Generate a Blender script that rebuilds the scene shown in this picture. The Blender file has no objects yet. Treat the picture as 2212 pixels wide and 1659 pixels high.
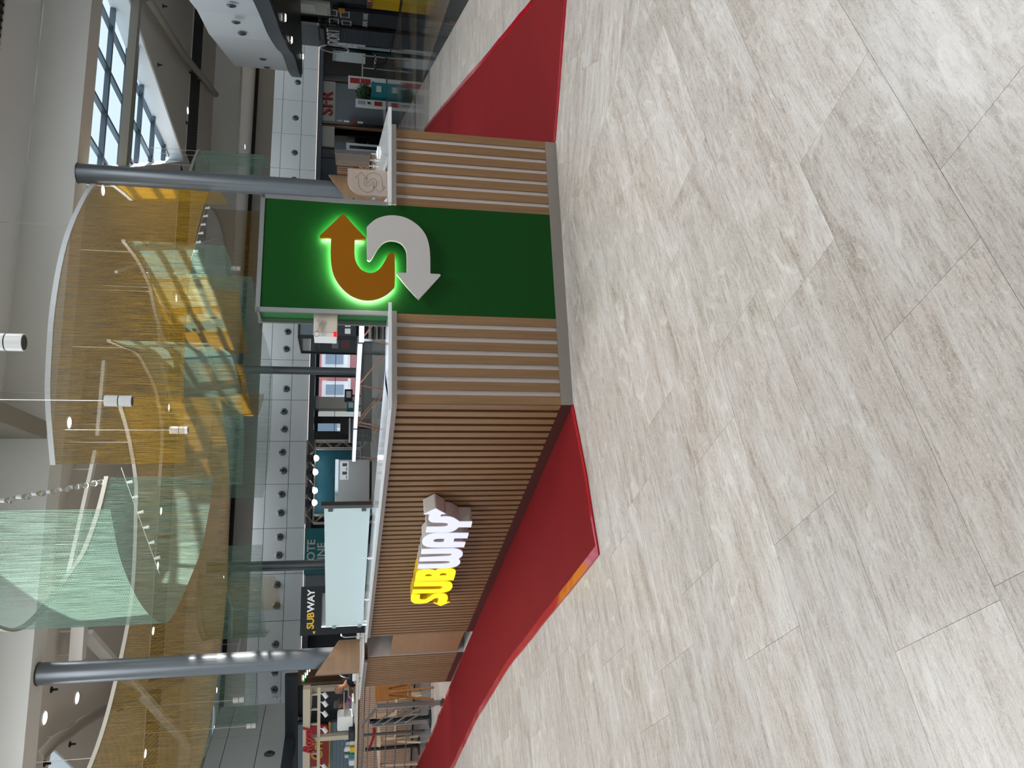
import bpy, bmesh, math, random
from mathutils import Vector, Matrix
random.seed(7)
sc = bpy.context.scene
COL = sc.collection
R_ = math.radians

# ------------------------------------------------------------------ camera
F_PX, PITCH, ROLL, EYE = 1690.24, R_(12.118), R_(-0.94444), 1.5
cp, sp, cr, sr = math.cos(PITCH), math.sin(PITCH), math.cos(ROLL), math.sin(ROLL)
FWD = Vector((0, cp, -sp)); RGT = Vector((1, 0, 0)); DWN = Vector((0, -sp, -cp))
R2 = RGT*cr + DWN*sr; D2 = DWN*cr - RGT*sr
cam = bpy.data.objects.new('camera', bpy.data.cameras.new('camera')); COL.objects.link(cam)
rot = Matrix((D2, R2, -FWD)).transposed()          # the phone was held on its side
cam.matrix_world = Matrix.Translation((0, 0, EYE)) @ rot.to_4x4()
cam.data.sensor_width = 36; cam.data.lens = F_PX/2212*36; cam.data.clip_end = 300
sc.camera = cam

# ------------------------------------------------------------------ light
sc.view_settings.view_transform = 'Standard'; sc.view_settings.look = 'None'
sc.view_settings.gamma = 1; sc.view_settings.use_curve_mapping = False
sc.view_settings.exposure = 0.0
w = bpy.data.worlds.new('sky'); sc.world = w; w.use_nodes = True
nt = w.node_tree; bgn = nt.nodes['Background']
bgn.inputs[0].default_value = (0.72, 0.89, 1.0, 1); bgn.inputs[1].default_value = 1.05
sun = bpy.data.objects.new('sun', bpy.data.lights.new('sun', 'SUN')); COL.objects.link(sun)
sun.data.energy = 20.0; sun.data.angle = R_(0.5); sun.data.color = (1.0, 0.95, 0.86)
SUN_DIR = Vector((-0.86, -0.26, -0.34)).normalized()   # direction the light travels
sun.rotation_euler = SUN_DIR.to_track_quat('-Z', 'Y').to_euler()

def fill_lamp(x, y, z, sx, sy, power, col=(0.93, 0.97, 1.0), rz=0.0):  # unseen area lamp added as fill, no fitting modelled
    l = bpy.data.lights.new('fill_light', 'AREA'); l.shape = 'RECTANGLE'; l.size = sx; l.size_y = sy
    l.energy = power; l.color = col
    o = bpy.data.objects.new('fill_light', l); COL.objects.link(o); o.location = (x, y, z); o.rotation_euler = (0, 0, rz)
    return o

for lx, ly in ((-4.0, 2.6), (3.0, 3.4), (-4.2, 7.4), (4.6, 7.8)): fill_lamp(lx, ly, 5.75, 3.2, 1.6, 205, rz=R_(11.7))  # added fill above the view, brightens floor and kiosk
for ls, ld, pw_ in ((-9, 1.5, 120), (-2.6, 1.5, 120), (.8, 1.4, 170), (-9, 16.6, 62), (-2, 16.6, 62), (5, 16.6, 62), (12, 16.6, 62), (18, 16.8, 62)): fill_lamp(ls*.979-ld*.2028, 11.4+ls*.2028+ld*.979, 6.0, 4.2, .9, pw_, rz=R_(11.7))  # added fill tucked behind the beams, brightens curtains, bulkhead and frieze

# ------------------------------------------------------------------ measuring helpers (pixel of the photo -> point on a real plane)
def ray(x, y):
    return D2*((x-1106)/F_PX) + R2*((829.5-y)/F_PX) + FWD
O_ = Vector((0, 0, EYE))
def PZ(x, y, z):
    d = ray(x, y); return O_ + d*((z-EYE)/d.z)
def PD(x, y, D):
    d = ray(x, y); return O_ + d*(D/math.hypot(d.x, d.y))
class Fr:
    """vertical-plane frame: s along, d to the left of s, z up"""
    def __init__(f, ox, oy, deg): f.o = Vector((ox, oy, 0)); f.a = R_(deg); f.u = Vector((math.cos(f.a), math.sin(f.a), 0)); f.n = Vector((-math.sin(f.a), math.cos(f.a), 0))
    def w(f, s, d=0, z=0): return f.o + f.u*s + f.n*d + Vector((0, 0, z))
    def l(f, p): q = Vector(p)-f.o; return (q.dot(f.u), q.dot(f.n), q.z)
    def px(f, x, y, d=0):            # local coords of a pixel on the plane d = const
        r = ray(x, y); o = f.o + f.n*d; t = (o-O_).dot(f.n)/r.dot(f.n); return f.l(O_ + r*t)
KA = Fr(-0.133, 5.029, 16.2)      # kiosk front
KB = Fr(-0.133, 5.029, 125.2)     # kiosk long side (d<0 is inside)
G = Fr(0, 11.4, 11.7)             # ceiling grid
FC = Fr(0.38, 29.77, 17.2)        # shop frieze

# ------------------------------------------------------------------ materials
def lin(c): return tuple((v/12.92 if v <= .04045 else ((v+.055)/1.055)**2.4) for v in c)
def rgb(r, g, b): return lin((r/255, g/255, b/255)) + (1,)
MATS = {}
def mat(name, col=(200, 200, 200), rough=.5, metal=0., emit=None, es=1., noise=0., nscale=(8, 8, 8), bump=0., trans=0., alpha=1., rnd=0., coat=0., dets=4., spec=.5):
    if name in MATS: return MATS[name]
    m = bpy.data.materials.new(name); m.use_nodes = True; MATS[name] = m
    n = m.node_tree.nodes; L = m.node_tree.links; b = n['Principled BSDF']
    b.inputs['Roughness'].default_value = rough; b.inputs['Metallic'].default_value = metal
    b.inputs['Specular IOR Level'].default_value = spec
    b.inputs['Base Color'].default_value = rgb(*col)
    if trans: b.inputs['Transmission Weight'].default_value = trans
    if alpha < 1: b.inputs['Alpha'].default_value = alpha
    if coat: b.inputs['Coat Weight'].default_value = coat; b.inputs['Coat Roughness'].default_value = .1
    if emit: b.inputs['Emission Color'].default_value = rgb(*emit); b.inputs['Emission Strength'].default_value = es
    src = None
    if noise or bump:
        tc = n.new('ShaderNodeTexCoord'); mp = n.new('ShaderNodeMapping'); mp.inputs['Scale'].default_value = nscale
        L.new(tc.outputs['Object'], mp.inputs['Vector'])
        no = n.new('ShaderNodeTexNoise'); no.inputs['Scale'].default_value = 1.; no.inputs['Detail'].default_value = dets
        L.new(mp.outputs[0], no.inputs['Vector']); src = no.outputs['Fac']
        if rnd:
            oi = n.new('ShaderNodeObjectInfo'); sc_ = n.new('ShaderNodeVectorMath'); sc_.operation = 'SCALE'
            cb = n.new('ShaderNodeCombineXYZ')
            for i in range(3): L.new(oi.outputs['Random'], cb.inputs[i])
            L.new(cb.outputs[0], sc_.inputs[0]); sc_.inputs['Scale'].default_value = 40
            ad = n.new('ShaderNodeVectorMath'); ad.operation = 'ADD'
            L.new(mp.outputs[0], ad.inputs[0]); L.new(sc_.outputs[0], ad.inputs[1]); L.new(ad.outputs[0], no.inputs['Vector'])
    if noise or rnd:
        hs = n.new('ShaderNodeHueSaturation'); hs.inputs['Color'].default_value = rgb(*col)
        val = None
        if noise:
            mr = n.new('ShaderNodeMapRange'); mr.inputs['From Min'].default_value = .25; mr.inputs['From Max'].default_value = .75
            mr.inputs['To Min'].default_value = 1-noise; mr.inputs['To Max'].default_value = 1+noise
            L.new(src, mr.inputs['Value']); val = mr.outputs[0]
        if rnd:
            oi = n.new('ShaderNodeObjectInfo'); m2 = n.new('ShaderNodeMapRange')
            m2.inputs['To Min'].default_value = 1-rnd; m2.inputs['To Max'].default_value = 1+rnd; L.new(oi.outputs['Random'], m2.inputs['Value'])
            if val is None: val = m2.outputs[0]
            else:
                mu = n.new('ShaderNodeMath'); mu.operation = 'MULTIPLY'; L.new(val, mu.inputs[0]); L.new(m2.outputs[0], mu.inputs[1]); val = mu.outputs[0]
        L.new(val, hs.inputs['Value']); L.new(hs.outputs[0], b.inputs['Base Color'])
    if bump:
        bp = n.new('ShaderNodeBump'); bp.inputs['Strength'].default_value = bump; bp.inputs['Distance'].default_value = .01
        L.new(src, bp.inputs['Height']); L.new(bp.outputs[0], b.inputs['Normal'])
    return m

def travertine(name, tiled, dark=False):
    """honed travertine; tiled=True draws the far tile joints as a brick pattern in floor coordinates"""
    m = bpy.data.materials.new(name); m.use_nodes = True; MATS[name] = m
    n = m.node_tree.nodes; L = m.node_tree.links; b = n['Principled BSDF']
    tc = n.new('ShaderNodeTexCoord'); mp = n.new('ShaderNodeMapping'); L.new(tc.outputs['Object'], mp.inputs[0])
    vec = mp.outputs[0]; oi = n.new('ShaderNodeObjectInfo')
    if not tiled:
        cb = n.new('ShaderNodeCombineXYZ')
        for i, k in enumerate((37., 61., 17.)):
            mu = n.new('ShaderNodeMath'); mu.operation = 'MULTIPLY'; mu.inputs[1].default_value = k; L.new(oi.outputs['Random'], mu.inputs[0]); L.new(mu.outputs[0], cb.inputs[i])
        ad = n.new('ShaderNodeVectorMath'); ad.operation = 'ADD'; L.new(vec, ad.inputs[0]); L.new(cb.outputs[0], ad.inputs[1]); vec = ad.outputs[0]
    def noise(scale, det, st=(1, 1, 1), dist=0., rough=.6):
        m_ = n.new('ShaderNodeMapping'); m_.inputs['Scale'].default_value = st; L.new(vec, m_.inputs[0])
        t = n.new('ShaderNodeTexNoise'); t.inputs['Scale'].default_value = scale; t.inputs['Detail'].default_value = det
        t.inputs['Distortion'].default_value = dist; t.inputs['Roughness'].default_value = rough; L.new(m_.outputs[0], t.inputs['Vector']); return t.outputs['Fac']
    def ramp(fac, stops):
        r = n.new('ShaderNodeValToRGB'); r.color_ramp.interpolation = 'EASE'
        while len(r.color_ramp.elements) < len(stops): r.color_ramp.elements.new(.5)
        for e, (p, c) in zip(r.color_ramp.elements, stops): e.position = p; e.color = c
        L.new(fac, r.inputs[0]); return r.outputs[0]
    def mix(a, b_, f, mode='MIX'):
        x = n.new('ShaderNodeMix'); x.data_type = 'RGBA'; x.blend_type = mode
        if isinstance(f, float): x.inputs[0].default_value = f
        else: L.new(f, x.inputs[0])
        L.new(a, x.inputs[6]); L.new(b_, x.inputs[7]); return x.outputs[2]
    base = ramp(noise(1.6, 7, (1, 5, 1), 1.2), [(.30, rgb(170, 157, 146)), (.48, rgb(191, 181, 172)), (.64, rgb(204, 197, 191))])
    streak = ramp(noise(11, 10, (1, 9, 1), .5, .7), [(.36, rgb(178, 168, 158)), (.55, (1, 1, 1, 1))])
    c = mix(base, streak, .50, 'MULTIPLY')
    blot = ramp(noise(3., 6, (1, 1.6, 1), 2.2), [(.56, (0, 0, 0, 1)), (.70, (1, 1, 1, 1))])
    lt = n.new('ShaderNodeRGB'); lt.outputs[0].default_value = rgb(222, 218, 210)
    bm_ = n.new('ShaderNodeMath'); bm_.operation = 'MULTIPLY'; bm_.inputs[1].default_value = .5; L.new(blot, bm_.inputs[0])
    c = mix(c, lt.outputs[0], bm_.outputs[0])
    # small fossil rings and pits
    vm = n.new('ShaderNodeMapping'); vm.inputs['Scale'].default_value = (1, 1.7, 1); L.new(vec, vm.inputs[0])
    dn = n.new('ShaderNodeTexNoise'); dn.inputs['Scale'].default_value = 9; dn.inputs['Detail'].default_value = 3; L.new(vm.outputs[0], dn.inputs['Vector'])
    dv = n.new('ShaderNodeVectorMath'); dv.operation = 'MULTIPLY_ADD'; dv.inputs[1].default_value = (.12, .12, .12); L.new(dn.outputs['Color'], dv.inputs[0]); L.new(vm.outputs[0], dv.inputs[2])
    vo = n.new('ShaderNodeTexVoronoi'); vo.inputs['Scale'].default_value = 34; vo.feature = 'F1'; L.new(dv.outputs[0], vo.inputs['Vector'])
    ring = ramp(vo.outputs['Distance'], [(.10, (0, 0, 0, 1)), (.20, (1, 1, 1, 1)), (.30, (0, 0, 0, 1))])
    rm = n.new('ShaderNodeMath'); rm.operation = 'MULTIPLY'
    sel = ramp(noise(2.3, 4, (1, 2.5, 1)), [(.52, (0, 0, 0, 1)), (.66, (.55, .55, .55, 1))]); L.new(ring, rm.inputs[0]); L.new(sel, rm.inputs[1])
    c = mix(c, lt.outputs[0], rm.outputs[0])
    pit = ramp(noise(52, 5, (1, 2.6, 1), .4, .7), [(.31, (1, 1, 1, 1)), (.38, (0, 0, 0, 1))])
    dk = n.new('ShaderNodeRGB'); dk.outputs[0].default_value = rgb(128, 118, 108)
    pm = n.new('ShaderNodeMath'); pm.operation = 'MULTIPLY'; pm.inputs[1].default_value = .75; L.new(pit, pm.inputs[0])
    c = mix(c, dk.outputs[0], pm.outputs[0])
    worm = ramp(noise(20, 6, (1, 2.2, 1), 3.2, .6), [(.47, (0, 0, 0, 1)), (.50, (.6, .6, .6, 1)), (.53, (0, 0, 0, 1))])
    c = mix(c, lt.outputs[0], worm)
    hs = n.new('ShaderNodeHueSaturation'); L.new(c, hs.inputs['Color'])
    if tiled:
        br = n.new('ShaderNodeTexBrick'); br.offset = .5; br.inputs['Scale'].default_value = 1
        br.inputs['Color1'].default_value = (.86, .86, .86, 1); br.inputs['Color2'].default_value = (1.04, 1.04, 1.04, 1)
        br.inputs['Mortar'].default_value = (.6, .58, .55, 1); br.inputs['Mortar Size'].default_value = .0025
        br.inputs['Brick Width'].default_value = .845; br.inputs['Row Height'].default_value = .4225
        L.new(tc.outputs['Object'], br.inputs['Vector']); c2 = mix(hs.outputs[0], br.outputs['Color'], 1., 'MULTIPLY'); L.new(c2, b.inputs['Base Color'])
    else:
        mr = n.new('ShaderNodeMapRange'); mr.inputs['To Min'].default_value = .90; mr.inputs['To Max'].default_value = 1.05
        L.new(oi.outputs['Random'], mr.inputs['Value']); L.new(mr.outputs[0], hs.inputs['Value']); L.new(hs.outputs[0], b.inputs['Base Color'])
    b.inputs['Roughness'].default_value = .27 if not tiled else .12; b.inputs['Specular IOR Level'].default_value = .42
    return m

def chainmail(name, col, dense=.62, tint=1.0):
    """fine hanging metal-bead strands: real see-through gaps between strands, coloured glossy strands"""
    m = bpy.data.materials.new(name); m.use_nodes = True; MATS[name] = m
    n = m.node_tree.nodes; L = m.node_tree.links; b = n['Principled BSDF']; out = n['Material Output']
    uv = n.new('ShaderNodeTexCoord'); sx = n.new('ShaderNodeSeparateXYZ'); L.new(uv.outputs['UV'], sx.inputs[0])
    def wave(inp, per, lo, hi):
        mu = n.new('ShaderNodeMath'); mu.operation = 'MULTIPLY'; mu.inputs[1].default_value = 2*math.pi/per; L.new(inp, mu.inputs[0])
        s_ = n.new('ShaderNodeMath'); s_.operation = 'SINE'; L.new(mu.outputs[0], s_.inputs[0])
        r = n.new('ShaderNodeMapRange'); r.inputs['From Min'].default_value = -1; r.inputs['From Max'].default_value = 1
        r.inputs['To Min'].default_value = lo; r.inputs['To Max'].default_value = hi; L.new(s_.outputs[0], r.inputs['Value']); return r.outputs[0]
    a1 = wave(sx.outputs[0], .018, dense-.38, dense+.38); a2 = wave(sx.outputs[1], .022, .72, 1.14)
    am = n.new('ShaderNodeMath'); am.operation = 'MULTIPLY'; am.use_clamp = True; L.new(a1, am.inputs[0]); L.new(a2, am.inputs[1])
    mp = n.new('ShaderNodeMapping'); mp.inputs['Scale'].default_value = (56, 2.6, 1); L.new(uv.outputs['UV'], mp.inputs[0])
    no = n.new('ShaderNodeTexNoise'); no.inputs['Scale'].default_value = 1; no.inputs['Detail'].default_value = 3; L.new(mp.outputs[0], no.inputs['Vector'])
    mr = n.new('ShaderNodeMapRange'); mr.inputs['From Min'].default_value = .3; mr.inputs['From Max'].default_value = .7
    mr.inputs['To Min'].default_value = .45; mr.inputs['To Max'].default_value = 1.7; L.new(no.outputs['Fac'], mr.inputs['Value'])
    hs = n.new('ShaderNodeHueSaturation'); hs.inputs['Color'].default_value = rgb(*col); L.new(mr.outputs[0], hs.inputs['Value'])  # streaky noise paints irregular glints into the strand colour
    L.new(hs.outputs[0], b.inputs['Base Color']); b.inputs['Metallic'].default_value = .35; b.inputs['Roughness'].default_value = .38
    hgt = n.new('ShaderNodeMath'); hgt.operation = 'MULTIPLY_ADD'; hgt.inputs[1].default_value = .9; L.new(no.outputs['Fac'], hgt.inputs[0]); L.new(wave(sx.outputs[0], .018, 0, 1), hgt.inputs[2])
    bp = n.new('ShaderNodeBump'); bp.inputs['Strength'].default_value = 1.; bp.inputs['Distance'].default_value = .007
    L.new(hgt.outputs[0], bp.inputs['Height']); L.new(bp.outputs[0], b.inputs['Normal'])
    tl = n.new('ShaderNodeBsdfTranslucent'); L.new(bp.outputs[0], tl.inputs['Normal']); L.new(hs.outputs[0], tl.inputs['Color'])
    mx = n.new('ShaderNodeMixShader'); mx.inputs[0].default_value = .45; L.new(b.outputs[0], mx.inputs[1]); L.new(tl.outputs[0], mx.inputs[2])
    tr = n.new('ShaderNodeBsdfTransparent'); m2 = n.new('ShaderNodeMixShader'); L.new(am.outputs[0], m2.inputs[0])
    L.new(tr.outputs[0], m2.inputs[1]); L.new(mx.outputs[0], m2.inputs[2]); L.new(m2.outputs[0], out.inputs['Surface'])
    return m

# ------------------------------------------------------------------ mesh helpers
def box(bm, x0, x1, y0, y1, z0, z1):
    v = [bm.verts.new(p) for p in ((x0,y0,z0),(x1,y0,z0),(x1,y1,z0),(x0,y1,z0),(x0,y0,z1),(x1,y0,z1),(x1,y1,z1),(x0,y1,z1))]
    for f in ((0,3,2,1),(4,5,6,7),(0,1,5,4),(1,2,6,5),(2,3,7,6),(3,0,4,7)): bm.faces.new([v[i] for i in f])
    return v
def BX(*a):
    bm = bmesh.new()
    if isinstance(a[0], (tuple, list)):
        for q in a: box(bm, *q)
    else: box(bm, *a)
    return bm
def prism(bm, pts, z0, z1):
    lo = [bm.verts.new((p[0], p[1], z0)) for p in pts]; hi = [bm.verts.new((p[0], p[1], z1)) for p in pts]
    bm.faces.new(lo[::-1]); bm.faces.new(hi); k = len(pts)
    for i in range(k): bm.faces.new((lo[i], lo[(i+1) % k], hi[(i+1) % k], hi[i]))
def tube(bm, pts, r, seg=8, r2=None):
    pts = [Vector(p) for p in pts]; rings = []; k = len(pts)
    for i, p in enumerate(pts):
        t = (pts[min(i+1, k-1)]-pts[max(i-1, 0)]).normalized()
        up = Vector((0, 0, 1)) if abs(t.z) < .9 else Vector((1, 0, 0))
        a = t.cross(up).normalized(); b = t.cross(a).normalized()
        rr = r if r2 is None else r + (r2-r)*i/(k-1)
        rings.append([bm.verts.new(p + a*rr*math.cos(2*math.pi*j/seg) + b*rr*math.sin(2*math.pi*j/seg)) for j in range(seg)])
    for q, s in zip(rings, rings[1:]):
        for j in range(seg): bm.faces.new((q[j], q[(j+1) % seg], s[(j+1) % seg], s[j]))
    bm.faces.new(rings[0][::-1]); bm.faces.new(rings[-1])
def lathe(bm, prof, cx=0, cy=0, seg=16):
    rings = [[bm.verts.new((cx+r*math.cos(2*math.pi*j/seg), cy+r*math.sin(2*math.pi*j/seg), z)) for j in range(seg)] for r, z in prof]
    for q, s in zip(rings, rings[1:]):
        for j in range(seg): bm.faces.new((q[j], q[(j+1) % seg], s[(j+1) % seg], s[j]))
    bm.faces.new(rings[0][::-1]); bm.faces.new(rings[-1])
def bar(bm, p, q, w, h):
    """square bar from p to q, w sideways, h upwards"""
    p = Vector(p); q = Vector(q); t = (q-p).normalized(); up = Vector((0, 0, 1)) if abs(t.z) < .95 else Vector((0, 1, 0))
    a = t.cross(up).normalized()*w/2; b = a.cross(t).normalized()*h/2
    v = [bm.verts.new(c + i*a + j*b) for c in (p, q) for i, j in ((-1,-1),(1,-1),(1,1),(-1,1))]
    for f in ((0,1,2,3),(7,6,5,4),(0,4,5,1),(1,5,6,2),(2,6,7,3),(3,7,4,0)): bm.faces.new([v[i] for i in f])
def fin(bm, smooth=False, bevel=0.):
    bmesh.ops.recalc_face_normals(bm, faces=bm.faces[:])
    if bevel: bmesh.ops.bevel(bm, geom=bm.edges[:], offset=bevel, segments=2, affect='EDGES', profile=.7, clamp_overlap=True)
    me = bpy.data.meshes.new('m'); bm.to_mesh(me); bm.free()
    if smooth:
        for p in me.polygons: p.use_smooth = True
        try: me.set_sharp_from_angle(angle=R_(40))
        except Exception: pass
    return me
def obj(name, bm, m, parent=None, smooth=False, bevel=0., label=None):
    me = fin(bm, smooth, bevel) if isinstance(bm, bmesh.types.BMesh) else bm
    me.name = name
    if m is not None and not me.materials: me.materials.append(m if not isinstance(m, str) else MATS[m])
    o = bpy.data.objects.new(name, me); COL.objects.link(o)
    if parent is not None: o.parent = parent
    if label: o['label'] = label
    return o
def tag(o, label, cat, group=None, kind=None):
    o['label'] = label; o['category'] = cat
    if group: o['group'] = group
    if kind: o['kind'] = kind
    return o
def thing(name, label, cat, loc=(0, 0, 0), rz=0., group=None):
    o = bpy.data.objects.new(name, None); COL.objects.link(o); o.location = loc; o.rotation_euler = (0, 0, rz); o.empty_display_size = .1
    return tag(o, label, cat, group)
def struct(name, bm, m, parent=None, **k):
    o = obj(name, bm, m, parent, **k)
    if parent is None: o['kind'] = 'structure'
    return o
def dup(root, loc=None, rz=None, label=None, group=None):
    r = root.copy(); COL.objects.link(r)
    if loc is not None: r.location = loc
    if rz is not None: r.rotation_euler = (0, 0, rz)
    if label: r['label'] = label
    if group: r['group'] = group
    for ch in list(root.children):
        c = ch.copy(); COL.objects.link(c); c.parent = r
        for g in ch.children: e = g.copy(); COL.objects.link(e); e.parent = c
    return r
def outline(loops, depth, res=1):
    """flat shape with holes from 2-D loops, thickness depth centred on z=0"""
    cu = bpy.data.curves.new('c', 'CURVE'); cu.dimensions = '2D'; cu.fill_mode = 'BOTH'; cu.extrude = depth/2
    for lp in loops:
        s = cu.splines.new('POLY'); s.points.add(len(lp)-1); s.use_cyclic_u = True
        for p, q in zip(s.points, lp): p.co = (q[0], q[1], 0, 1)
    o = bpy.data.objects.new('c', cu); COL.objects.link(o)
    me = bpy.data.meshes.new_from_object(o); bpy.data.objects.remove(o); bpy.data.curves.remove(cu); return me
def text_mesh(s, size=1., depth=.02, shear=0., bold=0., spacing=1.):
    cu = bpy.data.curves.new('t', 'FONT'); cu.body = s; cu.size = size; cu.extrude = depth/2; cu.shear = shear; cu.offset = bold
    cu.align_x = 'CENTER'; cu.align_y = 'CENTER'; cu.space_character = spacing; cu.resolution_u = 3
    o = bpy.data.objects.new('t', cu); COL.objects.link(o)
    me = bpy.data.meshes.new_from_object(o); bpy.data.objects.remove(o); bpy.data.curves.remove(cu); return me
def upright(me, fr, s, d, z, flip=False):
    """put an xy-plane mesh (x right, y up, z out) into frame fr, facing the viewer on the -d side (or +d when flip)"""
    u = fr.u*(-1 if flip else 1); nn = fr.n*(1 if flip else -1)
    m = Matrix(((u.x, 0, nn.x, 0), (u.y, 0, nn.y, 0), (0, 1, 0, 0), (0, 0, 0, 1))); m.translation = fr.w(s, d, z)
    me.transform(m); return me
def smooth_loop(pts, sub=4, lim=34):
    """round the gentle bends of a traced outline, keep its sharp corners"""
    P = [Vector((p[0], p[1])) for p in pts]; k = len(P); out = []
    corner = []
    for i in range(k):
        a = (P[i]-P[i-1]); b = (P[(i+1) % k]-P[i])
        corner.append(a.length < 1e-9 or b.length < 1e-9 or math.degrees(a.angle(b)) > lim)
    for i in range(k):
        p, q = P[i], P[(i+1) % k]; L_ = (q-p).length
        def tan(j):
            if corner[j % k]: return (q-p)
            t_ = (P[(j+1) % k]-P[j-1]); return t_.normalized()*L_
        t0, t1 = tan(i), tan((i+1) % k)
        for s_ in range(sub):
            t = s_/sub; h = (2*t**3-3*t*t+1, t**3-2*t*t+t, -2*t**3+3*t*t, t**3-t*t)
            v = p*h[0]+t0*h[1]+q*h[2]+t1*h[3]; out.append((v.x, v.y))
    return out
def spline(pts, sub=6, closed=False):
    P = [Vector(p) for p in pts]; k = len(P); out = []
    rng = range(k if closed else k-1)
    for i in rng:
        g = lambda j: P[j % k] if closed else P[max(0, min(k-1, j))]
        a, b, c, d = g(i-1), g(i), g(i+1), g(i+2)
        for t_ in range(sub):
            t = t_/sub
            out.append(.5*((2*b) + (-a+c)*t + (2*a-5*b+4*c-d)*t*t + (-a+3*b-3*c+d)*t**3))
    if not closed: out.append(P[-1])
    return out

# ------------------------------------------------------------------ material library
mat('oak', (137, 103, 69), .45, noise=.16, nscale=(3, 60, 3), rnd=.07)
MATS['oak'].node_tree.nodes['Mapping'].inputs['Scale'].default_value = (55, 55, 2.2)
mat('oak_dark', (82, 48, 30), .6)
mat('oak_flat', (152, 112, 76), .4, noise=.10, nscale=(2.5, 2.5, 22))
mat('oak_h', (140, 110, 83), .4, noise=.12, nscale=(2, 2, 26))
mat('oak_pale', (180, 162, 149), .45, noise=.06, nscale=(2, 2, 30))
mat('white_lam', (205, 194, 190), .35)
mat('fascia', (178, 168, 162), .4)
mat('quartz', (226, 228, 230), .08, noise=.03, nscale=(30, 30, 30))
mat('plinth', (150, 142, 134), .3, metal=.35)
mat('plinth_brown', (70, 40, 34), .3)
mat('steel', (176, 174, 172), .28, metal=1.)
mat('steel_dark', (92, 88, 84), .35, metal=.9)
mat('chrome', (225, 225, 225), .08, metal=1.)
mat('green', (6, 68, 14), .5, spec=.2, noise=.02, nscale=(40, 40, 40))
mat('green_side', (24, 104, 42), .42)
mat('alu', (168, 164, 162), .3, metal=.8)
mat('arrow_orange', (152, 92, 0), .5, spec=.2)
mat('arrow_white', (196, 190, 186), .4)
mat('led_white', (250, 255, 240), .5, emit=(255, 255, 235), es=62.)
mat('led_yellow_face', (230, 200, 0), .4, emit=(255, 222, 0), es=.8)
mat('led_white_face', (200, 200, 215), .4, emit=(222, 226, 252), es=.66)
mat('letter_side', (205, 196, 190), .4)
mat('letter_side_y', (225, 185, 30), .4)
mat('red_carpet', (116, 19, 23), .75, noise=.05, nscale=(3, 3, 3), bump=.03, spec=.12)
mat('red_tape', (170, 26, 38), .12)
mat('travertine_dark', (84, 84, 84), .07, noise=.10, nscale=(2, 2, 2))
mat('beige_stone', (146, 132, 116), .08, noise=.10, nscale=(1.5, 12, 1))
mat('blue_stone', (98, 104, 112), .25, noise=.10, nscale=(3, 3, 3))
mat('ceil', (206, 199, 189), .8)
mat('ceil_front', (232, 236, 236), .8)
mat('beam', (226, 224, 218), .6)
mat('reveal', (232, 236, 240), .5)
mat('grille', (42, 38, 34), .6)
mat('post', (112, 117, 122), .34, metal=.45)
mat('bulkhead', (238, 243, 250), .5)
mat('rail_grey', (170, 164, 152), .5)
mat('bar_taupe', (146, 138, 126), .5)
mat('mullion', (96, 108, 120), .35, metal=.5)
mat('frieze', (210, 218, 222), .5, noise=.03, nscale=(60, 60, 60), bump=.12)
mat('joint', (70, 72, 74), .6)
mat('band', (62, 70, 80), .4)
mat('black', (14, 14, 15), .35)
mat('black_gloss', (8, 8, 9), .08)
mat('dark_wall', (44, 48, 54), .5)
mat('dark_glass', (12, 13, 15), .05)
mat('shutter', (104, 112, 118), .35, metal=.6)
mat('cream_wall', (208, 204, 196), .6)
mat('white_paint', (232, 232, 230), .4)
mat('red_sign', (176, 20, 32), .4)
mat('teal_print', (18, 92, 112), .55, noise=.10, nscale=(1.2, 1.2, 1.2))
mat('teal', (22, 130, 140), .5)
mat('truss', (186, 176, 168), .3, metal=.7)
mat('lamp_on', (255, 255, 255), .5, emit=(255, 255, 255), es=9.)
mat('edge_glow', (240, 230, 225), .5, emit=(255, 236, 226), es=.9)
mat('down_on', (255, 255, 255), .5, emit=(255, 252, 244), es=6.)
mat('strip_on', (230, 240, 255), .5, emit=(214, 228, 255), es=.95)
mat('strip_cool', (230, 240, 255), .5, emit=(224, 232, 245), es=1.1)
mat('wire', (200, 196, 190), .4)
mat('bronze', (146, 134, 120), .4, metal=.3)
mat('tube_white', (236, 238, 238), .25)
mat('glass_bulb', (245, 245, 245), .02, trans=1.)
mat('clear', (150, 160, 160), .02, alpha=.10)
mat('clear_dark', (80, 84, 86), .04, alpha=.42)
mat('acrylic_grey', (150, 140, 130), .10, alpha=.80)
mat('frosted', (196, 212, 212), .35, alpha=.93)
mat('brick_pink', (182, 122, 128), .8, noise=.12, nscale=(4, 4, 26))
mat('stone_wall', (206, 204, 198), .8)
mat('win_white', (232, 238, 246), .5)
mat('win_glass', (150, 170, 196), .1)
mat('awning_green', (10, 128, 108), .7)
mat('street', (196, 206, 216), .8)
mat('skin', (188, 132, 108), .6)
mat('hair_grey', (150, 140, 130), .8)
mat('hair_dark', (48, 42, 40), .8)
mat('cloth_black', (14, 14, 16), .8)
mat('cloth_purple', (150, 96, 168), .8)
mat('cloth_pink', (190, 30, 110), .8)
mat('cloth_grey', (110, 112, 112), .8)
mat('apron', (96, 60, 60), .8)
mat('belt_red', (176, 18, 26), .6)
mat('pine', (214, 188, 158), .5, noise=.06, nscale=(3, 3, 30))
mat('pine_truss', (204, 190, 166), .5)
mat('easel_wood', (150, 96, 44), .45, noise=.15, nscale=(4, 4, 30))
mat('slat_pale', (190, 156, 132), .5, noise=.06, nscale=(2, 2, 30))
mat('yellow', (222, 178, 0), .4)
mat('orange', (214, 140, 40), .5)
mat('leaf', (42, 74, 34), .7, noise=.3, nscale=(30, 30, 30))
mat('paper', (222, 224, 226), .6)
mat('paper_red', (176, 40, 40), .6)
mat('cream_plastic', (218, 206, 190), .4)
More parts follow.
